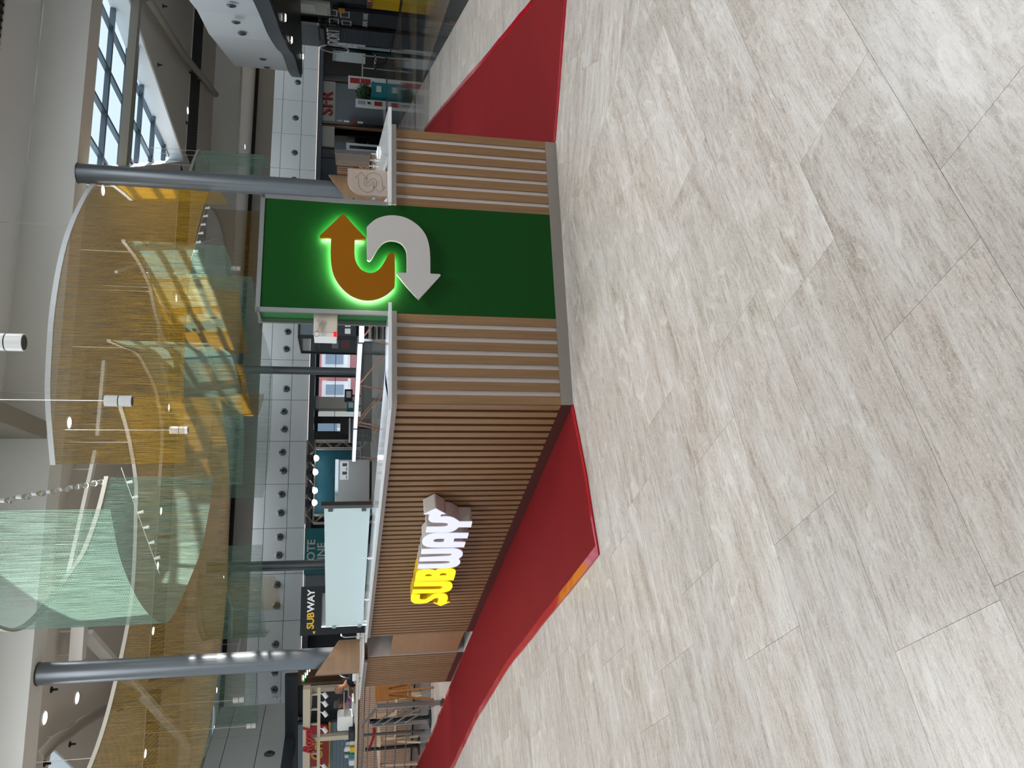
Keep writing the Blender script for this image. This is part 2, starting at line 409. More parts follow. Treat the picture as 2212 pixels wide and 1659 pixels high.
mat('red_led', (220, 20, 30), .4, emit=(220, 20, 40), es=.7)
mat('gold_letters', (190, 150, 40), .4, emit=(190, 150, 30), es=.3)
mat('copper', (196, 140, 116), .25, metal=.8)
mat('exit_green', (0, 150, 60), .5, emit=(0, 170, 70), es=.8)
mat('bread', (222, 204, 160), .7)
mat('wood_brown', (124, 92, 66), .5, noise=.1, nscale=(3, 3, 20))
travertine('stone_tile', False); travertine('stone_far', True)
chainmail('mail_gold', (176, 134, 26), .50)
chainmail('mail_green', (122, 156, 142), .46)
chainmail('mail_gold_soft', (172, 136, 54), .42)
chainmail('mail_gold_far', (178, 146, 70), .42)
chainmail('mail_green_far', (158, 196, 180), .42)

# ------------------------------------------------------------------ floor
FT = Fr(0, 0, 34.37)
FT.o = FT.w(0, .276)
floor = struct('floor', BX(-45, 45, -30, 50, -.12, -.003), 'stone_far')
floor.location = FT.o; floor.rotation_euler = (0, 0, FT.a)

def clip(poly, a, b, c):
    """keep the side a*x+b*y <= c"""
    out = []
    for i, p in enumerate(poly):
        q = poly[(i+1) % len(poly)]; fp = a*p[0]+b*p[1]-c; fq = a*q[0]+b*q[1]-c
        if fp <= 0: out.append(p)
        if fp*fq < 0: t = fp/(fp-fq); out.append((p[0]+(q[0]-p[0])*t, p[1]+(q[1]-p[1])*t))
    return out
def proj(p):
    c = Vector(p)-O_; z = c.dot(FWD)
    if z < .2: return None
    return c.dot(D2)/z*F_PX+1106, 829.5-c.dot(R2)/z*F_PX
def inpoly(p, poly):
    r = False
    for i in range(len(poly)):
        a, b = poly[i], poly[i-1]
        if (a[1] > p[1]) != (b[1] > p[1]) and p[0] < (b[0]-a[0])*(p[1]-a[1])/(b[1]-a[1])+a[0]: r = not r
    return r
CARPET_R = [(1.80, 5.59), (3.01, 5.28), (3.24, 6.42), (3.62, 8.35), (3.95, 9.95), (4.55, 12.9), (5.1, 15.77), (3.9, 16.0), (2.7, 9.9), (1.75, 6.0)]
CARPET_L = [(-.13, 5.02), (-.56, 4.70), (-1.0, 4.43), (-1.72, 5.58), (-2.55, 6.9), (-3.72, 8.55), (-5.09, 10.26), (-6.6, 12.4), (-8.6, 15.3), (-9.9, 16.9), (-8.75, 17.6), (-7.72, 15.69), (-6.77, 14.3), (-5.55, 12.5), (-4.2, 10.75), (-2.7, 8.67)]
KFOOT = [(-.13, 5.03), (1.79, 5.58), (3.4, 10.5), (-3.4, 9.8)]
tiles = []
sT = 3.84
FTn = Fr(0, 0, 34.37)
anchors = {0: [1.22, 1.98, 2.675], -1: [.55, 1.46, 2.3], 1: [.47, 1.63, 2.46, 3.29], 3: [.675, 1.5], 2: [-.1, .96, 1.8], -2: [1.0]}
rg = random.Random(3)
for k in range(-4, 32):
    d0 = 1.121+.4225*k; js = list(anchors.get(k, [rg.uniform(0, .8)])); st = js[0]
    while js[0] > -14: js.insert(0, js[0]-.845*rg.choice((1, 1, 1.15, .85)))
    while js[-1] < sT: js.append(js[-1]+.845*rg.choice((1, 1, .9, 1.1)))
    for a, b in zip(js, js[1:]):
        b = min(b, sT)
        if b-a < .03: continue
        c = FTn.w((a+b)/2, d0+.21); tiles.append((c.length, FTn, a, b, d0, d0+.4225, c))
F2 = Fr(0, 0, -12.9)
for k in range(-8, 30):
    d0 = 4.537+.4*k; s0 = rg.uniform(0, .8)-4
    while s0 < 8:
        s1 = s0+.82*rg.choice((1, 1, .85, 1.15)); c = F2.w((s0+s1)/2, d0+.2)
        if FTn.l(c)[0] > sT-.5: tiles.append((c.length, F2, s0, s1, d0, d0+.4, c))
        s0 = s1
tiles.sort(key=lambda t: t[0]); nt_ = 0
for D, fr, a, b, d0, d1, c in tiles:
    vis = False
    for q in ((a, d0), (b, d0), (a, d1), (b, d1), ((a+b)/2, (d0+d1)/2)):
        p = proj(fr.w(*q))
        if p and -60 < p[0] < 2300 and -60 < p[1] < 1720: vis = True
    if not vis: continue
    if all(inpoly(fr.w(*q)[:2], P_) for P_ in (KFOOT,) for q in ((a, d0), (b, d0), (a, d1), (b, d1))): continue
    g = .0006
    pl = [(a+g, d0+g), (b-g, d0+g), (b-g, d1-g), (a+g, d1-g)]
    pw = [fr.w(*q) for q in pl]
    pw = [(p.x, p.y) for p in pw]
    u = FTn.u
    if fr is F2: pw = clip(pw, -u.x, -u.y, -(sT+g))
    if len(pw) < 3 or D > 16: continue
    # bring into floor-object space, tile object at its own centre, turned with its row
    cx = sum(p[0] for p in pw)/len(pw); cy = sum(p[1] for p in pw)/len(pw)
    ang = fr.a; ca, sa = math.cos(-ang), math.sin(-ang)
    lp = [((p[0]-cx)*ca-(p[1]-cy)*sa, (p[0]-cx)*sa+(p[1]-cy)*ca) for p in pw]
    bm = bmesh.new(); prism(bm, lp, -.004, 0)
    t = obj('floor_tile', bm, 'stone_tile', floor)
    lo = Fr(FT.o.x, FT.o.y, 34.37).l((cx, cy, 0)); t.location = (lo[0], lo[1], 0); t.rotation_euler = (0, 0, ang-FT.a)
    nt_ += 1
    if nt_ >= 300: break
print('tiles', nt_, 'out to', round(D, 2))

# polished dark floor of the aisle on the right, with pale wedges; grey strip on the left
pd = [PZ(1013, 0, 0), PZ(862, 270, 0)]; dv = (pd[1]-pd[0]).normalized(); p0 = pd[0]-dv*7; p1 = pd[1]+dv*12
bm = bmesh.new(); prism(bm, [(p0.x, p0.y), (p0.x+25, p0.y-4), (p1.x+20, p1.y), (p1.x, p1.y)], -.003, .001)
aisle = struct('floor', bm, 'travertine_dark')
for tri in (((901, -40), (880, -40), (888, 120), (897, 300)), ((985, -40), (926, -40), (916, 90), (912, 178)), ((867, -20), (845, -20), (850, 120), (866, 280))):
    bm = bmesh.new(); prism(bm, [tuple(PZ(x, y, 0)[:2]) for x, y in tri], .001, .002); obj('stone_band', bm, 'beige_stone', aisle)
bm = bmesh.new(); q = [PZ(931, 1470, 0), PZ(931, 1545, 0), PZ(901, 1700, 0), PZ(901, 1470, 0)]
q = [PZ(931, 1440, 0), PZ(931, 1800, 0), PZ(880, 1900, 0), PZ(880, 1440, 0)]
prism(bm, [tuple(p[:2]) for p in q], -.003, .001); struct('floor', bm, 'blue_stone')

def carpet(poly, label, cornerw=.06):
    bm = bmesh.new(); sm = poly
    prism(bm, sm, .0015, .006)
    c = tag(obj('red_carpet', bm, 'red_carpet'), label, 'carpet')
    return c
def tape(parent, pts, wdt=.05):
    bm = bmesh.new(); L_ = []; rg = random.Random(len(pts))
    P = []
    for a, b in zip(pts, pts[1:]):
        k = max(2, int((Vector(b)-Vector(a)).length/.22))
        for i in range(k): P.append(Vector(a).lerp(Vector(b), i/k))
    P.append(Vector(pts[-1])); vs = []
    for i, p in enumerate(P):
        t = (P[min(i+1, len(P)-1)]-P[max(i-1, 0)]).normalized(); n_ = Vector((-t.y, t.x))
        w_ = rg.uniform(-.004, .004)
        vs.append([bm.verts.new((p.x+n_.x*o_, p.y+n_.y*o_, z)) for o_, z in ((-.006+w_, .001), (-.004+w_, .0085+rg.uniform(0, .001)), (wdt*.45, .0065+rg.uniform(0, .002)), (wdt+w_, .0085), (wdt+.002+w_, .004))])
    for q, r in zip(vs, vs[1:]):
        for j in range(4): bm.faces.new((q[j], q[j+1], r[j+1], r[j]))
    obj('edge_tape', bm, 'red_tape', parent, smooth=True, label='glossy red tape along the carpet edge')
cR = carpet(CARPET_R, 'red carpet strip right of the kiosk, beside the polished aisle')
tape(cR, [CARPET_R[0], CARPET_R[1]], .035); tape(cR, CARPET_R[2:7], .05)
cL = carpet(CARPET_L, 'large red carpet left of the kiosk under the lit yellow and white letters')
tape(cL, CARPET_L[2:10][::-1], .06)
tape(cL, CARPET_L[0:3][::-1], .035)
tape(cL, CARPET_L[10:15][::-1], .04)

# ------------------------------------------------------------------ kiosk
ZT, ZF, ZP = 1.225, 1.168, .082       # worktop top, fascia bottom, plinth top
def slat_wall(name, label, fr, s0, s1, dd, n, wdt, back, slatm, plinthm, group=None, side='white_lam', dep=.52):
    """counter front: plinth, backing and n single slats. dd=+1 when the inside is +d, -1 when it is -d"""
    t = thing(name, label, 'counter', fr.w(s0, 0, 0), fr.a, group); Ls = s1-s0
    yy = lambda a, b: (min(a*dd, b*dd), max(a*dd, b*dd))
    obj('plinth', BX(0, Ls, *yy(.0, .04), 0, ZP), plinthm, t)
    obj('backing_panel', BX(0, Ls, *yy(.0145, .05), ZP, ZF), back, t)
    obj('carcass', BX(.01, Ls-.01, *yy(.05, dep), .02, ZF-.002), side, t)
    me = fin(BX(0, wdt, *yy(0, .014), ZP, ZF), bevel=.0015); me.name = 'slat'; me.materials.append(MATS[slatm])
    pitch = (Ls-wdt)/(n-1)
    for i in range(n):
        o = obj('slat', me, None, t); o.location = (i*pitch, 0, 0)
    return t
slat_wall('slatted_counter', 'kiosk counter front left of the green tower, seven oak slats on white', KA, 0, .609, 1, 7, .058, 'white_lam', 'oak', 'plinth')
slat_wall('slatted_counter', 'kiosk counter front right of the green tower, seven oak slats on white', KA, 1.403, 2.0, 1, 7, .058, 'white_lam', 'oak', 'plinth')
sB = KB.px(1023, 1364)[0]; sC0 = KB.px(1002, 1411)[0]; sC1 = KB.px(974, 1472)[0]
print('B', sB, 'C', sC0, sC1)
slat_wall('slatted_counter', 'long oak slatted counter side carrying the lit yellow and white letters', KB, .012, sB, -1, round(sB/.0885)+1, .056, 'oak_dark', 'oak', 'plinth_brown')
slat_wall('slatted_counter', 'short oak slatted counter at the far left, beyond the service gap', KB, sC0, sC1, -1, round((sC1-sC0)/.0885)+1, .056, 'oak_dark', 'oak', 'plinth_brown', side='white_lam', dep=.22)
# right wing return of the kiosk
wing = [(2.0, .05), (3.45, 3.2), (3.05, 3.2), (1.9, .5)]
tw = thing('counter_wing', 'white counter wing running back from the right end of the kiosk', 'counter', KA.w(0), KA.a)
bm = bmesh.new(); prism(bm, [(1.80, .53), (3.15, 3.3), (2.9, 3.3), (1.55, .62)], .0, ZF); obj('carcass', bm, 'white_lam', tw)

def slab(name, label, fr, pts, z=ZT, th=.022, fascia=None, holes=()):
    t = thing(name, label, 'worktop', fr.w(0), fr.a)
    bm = bmesh.new(); prism(bm, pts, z-th, z); obj('stone_top', bm, 'quartz', t, bevel=.002)
    if fascia: obj('fascia', BX(*fascia, ZF, z-th-.0005), 'fascia', t, bevel=.0015)
    return t
slab('worktop', 'pale stone worktop left of the green tower at the front corner', KA, [(-.05, -.055), (.665, -.055), (.62, .0), (.60, .30), (.22, .33), (.02, .0)], fascia=(-.012, .622, -.014, .02))
slab('worktop', 'pale stone worktop right of the tower with a wing running back', KA, [(1.395, -.055), (2.14, -.055), (3.64, 3.35), (3.22, 3.35), (1.86, .14), (1.405, .14)], fascia=(1.40, 2.03, -.014, .02))
slab('worktop', 'long pale stone worktop along the kiosk side, under the frosted glass', KB, [(.0, .055), (sB+.03, .055), (sB+.03, -.42), (.20, -.42), (-.0, -.1)], fascia=(-.0, sB+.004, -.02, .014))
slab('worktop', 'stone worktop at the far left end of the kiosk, beyond the gap', KB, [(sC0-.25, .05), (sC1+.45, .05), (sC1+.1, -.55), (sC0-.25, -.55)], z=ZT+.01, fascia=(sC0+.1, sC1, -.02, .014))
# swing gate in the service gap
g0 = KB.px(993, 1364, -.16); g1 = KB.px(981, 1403, -.16)
g1 = KB.px(850, 1411, -.04)
t = thing('service_gate', 'plain oak veneer gate closing the lower part of the kiosk service gap', 'gate', KB.w(sB+.01, -.04, 0), KB.a)
obj('gate_panel', BX(0, g1[0]-sB-.01, -.015, .015, .09, .90), 'oak_flat', t)
obj('hinge_post', BX(g1[0]-sB-.06, g1[0]-sB-.02, -.05, -.016, .0, .9), 'steel', t)
t = thing('end_panel', 'light grey upright panel closing the end of the far left counter', 'panel', KB.w(sC0-.03, 0, 0), KB.a)
obj('panel', BX(0, .028, -.46, -.015, .0, ZF), 'fascia', t)
# panel behind, deeper inside
t = thing('service_cupboard', 'dark grey cupboard seen behind the service gate of the kiosk', 'cupboard', KB.w(sC0-.2, -1.0, 0), KB.a)
obj('carcass', BX(0, .9, -.4, 0, 0, 1.16), 'band', t)

# green tower with the backlit arrows
t = thing('sign_tower', 'tall green sign tower with orange and white arrows between the slatted fronts', 'sign', KA.w(.609, 0, 0), KA.a)
W_ = 1.403-.609
obj('core', BX(.012, W_-.012, .014, .20, ZP+.004, 2.035), 'green_side', t)
obj('face_panel', BX(.0, W_, .0, .0135, ZP, 2.03), 'green', t)
fr_ = [(-.018, .012, -.006, .01, 1.226, 2.055), (W_-.012, W_+.018, -.006, .01, 1.226, 2.055), (-.018, W_+.018, -.006, .01, 2.030, 2.058)]
for q in fr_: obj('trim_strip', BX(*q), 'alu', t)
obj('trim_strip', BX(-.018, .010, .19, .21, 1.226, 2.058), 'alu', t)
obj('top_cap', BX(-.010, W_+.01, .0, .205, 2.036, 2.052), 'alu', t)
obj('plinth', BX(0, W_, -.0, .04, 0, ZP), 'plinth', t)
def c3(l): return [(500+x/2.765, 400+y/2.765) for x, y in l]
ARO = c3([(668,168),(735,244),(801,314),(801,322),(737,320),(735,380),(737,430),(745,460),(762,490),(790,513),(830,524),(866,514),(893,490),(915,455),(938,412),(950,403),(963,402),(975,412),(975,600),(962,618),(935,643),(900,664),(860,678),(815,683),(765,676),(715,655),(672,622),(635,578),(608,525),(595,460),(592,400),(595,312),(532,310),(527,303),(532,296),(600,232)])
ARW = c3([(808,250),(832,226),(862,203),(900,188),(945,180),(990,182),(1040,194),(1085,218),(1125,250),(1157,292),(1177,345),(1186,410),(1188,528),(1245,531),(1250,538),(1180,615),(1118,682),(1050,608),(985,528),(990,522),(1047,523),(1047,410),(1038,378),(1018,350),(988,334),(950,329),(918,337),(890,358),(862,398),(836,442),(822,452),(810,446)])
def sign_on(fr, pts, d, s_off=0., z_off=0.):
    return [(fr.px(x, y, d)[0]-s_off, fr.px(x, y, d)[2]-z_off) for x, y in pts]
def rot_up(me, flip=False):       # xy outline -> local xz plane, facing -d (or +d)
    m = Matrix(((1, 0, 0, 0), (0, 0, -1, 0), (0, 1, 0, 0), (0, 0, 0, 1))); me.transform(m); return me
for nm, P_, mt_, lb in (('arrow', ARO, 'arrow_orange', 'orange U-turn arrow with a bright glow behind it'), ('arrow', ARW, 'arrow_white', 'pale grey U-turn arrow, unlit')):
    lp = sign_on(KA, P_, -.055, .609)
    lp = smooth_loop(lp)
    me = rot_up(outline([lp], .022)); me.transform(Matrix.Translation((0, -.044, 0)))
    o = obj(nm, me, mt_, t, label=lb)
    if nm == 'arrow' and mt_ == 'arrow_orange':
        cxm = sum(p[0] for p in lp)/len(lp); czm = sum(p[1] for p in lp)/len(lp)
        # light strip that runs round the back of the arrow, a little inside its outline
        k = len(lp); ins = []
        area = sum(lp[i-1][0]*lp[i][1]-lp[i][0]*lp[i-1][1] for i in range(k))
        sg = 1 if area > 0 else -1
        for i in range(k):
            a = Vector(lp[i-1]); b_ = Vector(lp[i]); c_ = Vector(lp[(i+1) % k]); e = ((b_-a).normalized()+(c_-b_).normalized())
            e = e.normalized() if e.length > .01 else (b_-a).normalized(); nn = Vector((-e.y, e.x))*sg; ins.append(b_+nn*.005)
        me = rot_up(outline([[tuple(p) for p in ins]], .003)); me.transform(Matrix.Translation((0, -.030, 0)))
        obj('light_strip', me, 'led_white', o)
    else:
        pass

# lit letters on the long side: traced outlines, one object per letter
def c5(l): return [(850+x/4.74, 1000+y/4.74) for x, y in l]
LET = {
 'S': [[(185,1342),(272,1347),(268,1392),(298,1397),(335,1394),(372,1370),(404,1348),(450,1334),(500,1332),(538,1343),(556,1368),(553,1398),(541,1423),(580,1422),(482,1462),(405,1429),(450,1433),(465,1385),(440,1379),(410,1390),(380,1410),(340,1430),(280,1438),(220,1436),(190,1422),(177,1398)]],
 'U': [[(213,1216),(400,1213),(540,1209),(580,1217),(602,1240),(601,1270),(580,1300),(545,1317),(500,1325),(190,1336),(202,1295),(470,1290),(495,1283),(503,1268),(490,1258),(208,1262)]],
 'B': [[(220,1209),(234,1128),(250,1102),(300,1089),(370,1088),(405,1093),(430,1100),(455,1088),(500,1079),(560,1077),(605,1082),(632,1096),(637,1118),(614,1198)], [(320,1160),(330,1141),(362,1135),(388,1140),(396,1158)], [(467,1152),(482,1130),(513,1124),(540,1130),(543,1150)]],
 'W': [[(288,882),(600,872),(660,880),(700,902),(709,928),(697,956),(665,978),(683,1003),(675,1032),(640,1058),(580,1071),(247,1080),(256,1036),(550,1028),(578,1020),(576,1006),(555,1001),(262,1004),(270,966),(575,950),(602,938),(598,928),(570,925),(280,929)]],
 'A': [[(770,715),(470,716),(400,722),(345,742),(305,773),(293,805),(304,834),(345,855),(400,862),(722,860),(738,808),(612,805),(625,768),(757,768)], [(525,772),(450,773),(417,780),(403,793),(417,806),(450,810),(512,810)]],
 'Y': [[(435,465),(486,494),(535,520),(488,523),(478,548),(560,546),(615,560),(650,580),(675,598),(806,598),(794,655),(665,655),(645,675),(605,697),(550,707),(330,708),(341,653),(520,650),(553,642),(565,626),(548,612),(500,608),(400,606),(372,594),(358,572),(364,545),(372,522),(310,523),(375,492)]]}
LD = .135
t = thing('letter_sign', 'large lit sign letters, half yellow half white, on the slatted kiosk side', 'sign', KB.w(0, 0, 0), KB.a)
for ch in 'SUBWAY':
    loops = []
    for lp in LET[ch]:
        loops.append(smooth_loop([(-q[0], q[2]) for q in (KB.px(x, y, LD) for x, y in c5(lp))], 4, 40))
    yel = ch in 'SUB'
    def tr(me, y0):
        me.transform(Matrix(((-1, 0, 0, 0), (0, 0, 1, 0), (0, 1, 0, 0), (0, 0, 0, 1)))); me.transform(Matrix.Translation((0, y0, 0))); return me
    o = obj('letter', tr(outline(loops, LD-.012), (LD)/2+.004), 'letter_side_y' if yel else 'letter_side', t, label='letter %s, %s face' % (ch, 'glowing yellow' if yel else 'glowing white'))
    obj('lit_face', tr(outline(loops, .006), LD+.001), 'led_yellow_face' if yel else 'led_white_face', o)

# ------------------------------------------------------------------ things on and in the kiosk
# frosted screen on the long worktop
a = PZ(806, 1093, ZT); b = PZ(788, 1351, ZT)
ang = math.atan2(b.y-a.y, b.x-a.x); Lg = (Vector(b[:2])-Vector(a[:2])).length
t = thing('glass_screen', 'frosted glass screen with a dark metal post on the long worktop', 'screen', (a.x, a.y, ZT), ang)
obj('glass_pane', BX(.02, Lg-.02, -.005, .005, .025, .43), 'frosted', t)
obj('post', BX(-.05, .0, -.02, .02, .0, .455), 'steel_dark', t); obj('foot', BX(-.07, .02, -.06, .06, .0, .012), 'steel', t)
for z in (.08, .375): obj('clamp', BX(-.005, .06, -.016, .016, z-.02, z+.02), 'steel_dark', t)
for x in (Lg*.38, Lg*.74, Lg-.12):
    bm = bmesh.new(); lathe(bm, [(.02, 0), (.02, .012), (.008, .016), (.008, .05), (.014, .055), (.014, .075)], x, 0, 10); obj('clip', bm, 'chrome', t, smooth=True)
for z in (.06, .34): obj('clamp', BX(Lg-.05, Lg+.01, -.014, .014, z-.02, z+.02), 'steel', t)

# black frame with the shop name
pA = PD(788, 1361, 9.9); pB = PD(788, 1268, 9.9)
s = (pB-pA); s.z = 0; Lw = s.length; ang = math.atan2(s.y, s.x); zt_ = 1.5+.0461*9.9; 
t = thing('menu_frame', 'black kiosk portal with yellow and white lettering and lit white edges', 'sign', (pA.x, pA.y, 0), ang)
obj('leg', BX(-.03, .05, .0, .30, 0, zt_), 'black', t); obj('leg', BX(Lw-.05, Lw+.03, .0, .30, 0, zt_), 'black', t)
obj('header', BX(.0501, Lw-.0501, .0, .30, zt_-.24, zt_), 'black', t)
obj('light_edge', BX(.051, .066, .01, .28, .9, zt_-.241), 'strip_cool', t)
obj('light_edge', BX(.066, Lw-.052, .10, .12, zt_-.355, zt_-.335), 'strip_cool', t)
obj('back_panel', BX(.067, Lw-.0501, .285, .295, 1.1, zt_-.2405), 'steel', t)
me = text_mesh('SUB', .112, .004, bold=.003, spacing=.95); m2 = text_mesh('WAY', .112, .004, bold=.003, spacing=.95)
for mm, xo, mt_ in ((me, -.113, 'gold_letters'), (m2, .113, 'white_paint')):
    rot_up(mm); mm.transform(Matrix.Translation((Lw/2+xo, -.003, zt_-.12))); obj('lettering', mm, mt_, t)
bm = bmesh.new()
for pts in ([(-.27, .0), (-.235, .018), (-.235, -.018)], ):
    v = [bm.verts.new((Lw/2+x, -.004, zt_-.16+z)) for x, z in pts]; bm.faces.new(v)
obj('lettering', bm, 'gold_letters', t)

# stainless box (oven back) with a printed label, on a pedestal
D_ = 10.6; pA = PD(796, 1084, D_); pB = PD(796, 993, D_); s = pB-pA; s.z = 0; Lw = s.length; ang = math.atan2(s.y, s.x)
t = thing('steel_oven', 'stainless steel box seen from behind with a paper label, right of the frosted screen', 'oven', (pA.x, pA.y, 1.12), ang)
zt_ = 1.5+.0078*D_-1.12
obj('shell', BX(0, Lw, 0, .6, .03, zt_), 'steel', t, bevel=.004); obj('rim', BX(-.006, Lw+.006, -.006, .5, zt_-.03, zt_+.012), 'chrome', t)
for x in (.05, Lw-.05): obj('foot', BX(x-.02, x+.02, .05, .09, .0, .03), 'black', t)
lb = obj('label', BX(Lw-.26, Lw-.02, -.004, -.0005, zt_-.16, zt_-.05), 'paper', t)
for i in range(4): obj('print', BX(Lw-.25+i*.055, Lw-.21+i*.055, -.006, -.0045, zt_-.14, zt_-.13+.05*(i % 2)), 'band', lb)
t2 = thing('back_cabinet', 'low steel cabinet under the stainless box inside the kiosk', 'cabinet', (pA.x, pA.y, 0), ang)
obj('carcass', BX(-.1, Lw+.55, .02, .62, 0.1, 1.12), 'steel', t2, bevel=.003); obj('kick', BX(-.08, Lw+.5, .06, .6, 0, .1), 'black', t2)
p = PD(812, 955, 10.3)
t = thing('till_screen', 'dark till screen with a grey rim beside the stainless box', 'till', (p.x, p.y, 1.12), ang)
obj('display', BX(0, .30, -.03, 0, .02, .30), 'black_gloss', t, bevel=.004); obj('rim', BX(-.01, .31, -.032, .0, .29, .31), 'alu', t); obj('foot', BX(.1, .2, -.02, .12, 0, .02), 'steel', t)

# prep line with lit glass guard: two bays running back to the left
def guard(name, label, p, q, zt, seed):
    p = Vector(p); q = Vector(q); s = q-p; Lw = s.length; ang = math.atan2(s.y, s.x)
    t = thing(name, label, 'food counter', (p.x, p.y, 0), ang)
    obj('carcass', BX(0, Lw, -.06, .75, .1, .86), 'steel', t); obj('kick', BX(.02, Lw-.02, .0, .7, 0, .1), 'black', t)
    obj('worktop', BX(-.02, Lw+.02, -.08, .78, .86, .89), 'steel', t, bevel=.004)
    l = obj('light_bar', BX(0, Lw, -.02, .06, zt-.05, zt), 'steel', t, bevel=.003)
    obj('light_face', BX(.01, Lw-.01, .0605, .064, zt-.046, zt-.004), 'strip_on', l); obj('light_face', BX(.01, Lw-.01, -.024, -.0205, zt-.046, zt-.004), 'strip_on', l)
    obj('glass_front', BX(.02, Lw-.02, -.008, -.002, .92, zt-.052), 'clear', t)
    n = max(2, round(Lw/1.1)+1)
    for i in range(n):
        x = .03+(Lw-.06)*i/(n-1); bm = bmesh.new(); tube(bm, spline([(x, .02, .89), (x, .0, 1.05), (x, .05, zt-.05)], 4), .009, 6); tube(bm, spline([(x, .45, .89), (x, .40, 1.08), (x, .06, zt-.05)], 4), .008, 6)
        obj('bracket', bm, 'copper', t, smooth=True)
    obj('shelf', BX(.05, Lw-.05, .1, .36, 1.10, 1.112), 'clear', t)
    rg = random.Random(seed); k = int(Lw/.28)
    for i in range(k):
        x = .06+i*.28
        b = BX(x, x+.25, .30, .70, .8905, .91); o = obj('pan_rim', b, 'chrome', t, bevel=.003)
        obj('pan_food', BX(x+.02, x+.23, .32, .68, .911, .918), rg.choice(['bread', 'leaf', 'paper', 'red_carpet']), o)
    return t
g1 = PZ(772, 738, 1.385); g2 = PZ(763, 922, 1.385); g3 = PZ(760, 994, 1.385)
guard('prep_counter', 'long prep counter with a lit glass guard in the middle of the kiosk', g2, g1, 1.385, 1)
guard('prep_counter', 'short far bay of the lit prep counter, ending at the stainless box', g3, g2+(g3-g2)*.03, 1.385, 2)
# steel rack right of it
p = PD(800, 735, 7.2); q = PD(800, 698, 7.2); s = q-p; s.z = 0; Lw = s.length; ang = math.atan2(s.y, s.x)
t = thing('steel_rack', 'steel rack with stacked shelves under a lit strip beside the green tower', 'rack', (p.x, p.y, 0), ang)
for x in (0, Lw): 
    for y in (0, .4): obj('post', BX(x-.01, x+.01, y-.01, y+.01, 0, 1.37), 'chrome', t)
for z in (.35, .7, .95, 1.10, 1.155, 1.21, 1.265): obj('shelf', BX(0.011, Lw-.011, -.01, .41, z, z+.014), 'alu', t)
obj('light_bar', BX(-.02, Lw+.02, -.03, .0, 1.33, 1.375), 'strip_on', t)
gq = PZ(768, 800, 1.385); n_in = (Vector(g1)-Vector(g2)); n_in.z = 0; n_in.normalize(); nn_ = Vector((-n_in.y, n_in.x, 0)); pbase = Vector((g2.x, g2.y, 0))+nn_*1.75
t = thing('back_unit', 'dark back unit with shelves behind the lit prep line', 'unit', (-1.45, 11.2, 0), R_(14))
obj('carcass', BX(-.2, 3.1, 0, .5, .05, 1.22), 'steel_dark', t); obj('top', BX(-.22, 3.12, -.02, .52, 1.2205, 1.25), 'black', t)
for k in range(4): obj('drawer', BX(-.15+.7*k, .5+.7*k, -.02, -.001, .3, 1.1), 'steel', t)
# items on the prep line, seen through the glass
rgk = random.Random(5)
for i, (x, y, D) in enumerate(((815, 765, 7.6), (812, 790, 7.9), (816, 815, 8.2))):
    p = PD(x, y, D)
    tt = thing('bread_tray', ('wire tray of bread at the right of the prep line', 'clear bread tray in the middle of the prep line', 'tray of rolls left on the prep line by the tongs')[i], 'tray', (p.x, p.y, .9185 if i else .9185), R_(120))
    bm = bmesh.new()
    for k in range(7): tube(bm, [(-.15+.05*k, -.12, .03), (-.15+.05*k, .12, .03)], .003, 5)
    tube(bm, [(-.16, -.12, .04), (.16, -.12, .04), (.16, .12, .04), (-.16, .12, .04), (-.16, -.12, .04)], .005, 6)
    for ax, ay in ((-.15, -.11), (.15, -.11), (.15, .11), (-.15, .11)): tube(bm, [(ax, ay, 0), (ax, ay, .035)], .004, 5)
    obj('basket', bm, 'chrome', tt)
    for k in range(3):
        bm = bmesh.new(); bmesh.ops.create_uvsphere(bm, u_segments=12, v_segments=8, radius=.5); bmesh.ops.scale(bm, vec=(.08, .2, .07), verts=bm.verts); o = obj('roll', bm, 'bread', tt, smooth=True); o.location = (-.1+.1*k, 0, .068)
# white dish on the left counter end and tongs
p = PZ(826, 850, ZT)
# refrigerator column
D_ = 8.7; pA = PD(770, 733, D_); pB = PD(770, 692, D_); s = pB-pA; s.z = 0; Lw = s.length+.05; ang = R_(12)
zt_ = 1.5+.0567*D_
t = thing('display_fridge', 'tall black glass-sided fridge left of the green tower', 'fridge', (pA.x, pA.y, 0), ang)
obj('frame', BX((0, Lw, 0, .03, 0, .95), (0, .035, 0, .03, .95, zt_), (Lw-.035, Lw, 0, .03, .95, zt_), (0, Lw, .0, .7, zt_-.02, zt_), (0, .03, .67, .7, 0, zt_-.02), (Lw-.03, Lw, .03, .7, 0, zt_-.02), (0, .03, .03, .67, 0, 1.0)), 'black', t)
obj('front_panel', BX(.036, Lw-.036, .01, .02, 1.62, zt_-.021), 'shutter', t, label='grey front panel')
obj('control_panel', BX(.036, Lw-.036, .008, .02, 1.38, 1.615), 'black_gloss', t)
for i in range(3): obj('label', BX(.06+.08*i, .12+.08*i, .004, .0075, 1.44, 1.50), 'paper', t)
obj('side_glass', BX(.012, .018, .0301, .669, 1.01, zt_-.021), 'clear_dark', t)
obj('shelf', BX(.04, Lw-.04, .05, .65, 1.50, 1.51), 'steel', t); obj('shelf', BX(.04, Lw-.04, .05, .65, 1.78, 1.79), 'steel', t)
obj('notice', BX(.02, .028, .15, .5, 1.57, 1.64), 'paper', t); obj('notice', BX(.02, .028, .15, .5, 1.44, 1.54), 'paper_red', t, label='red-brown notice')
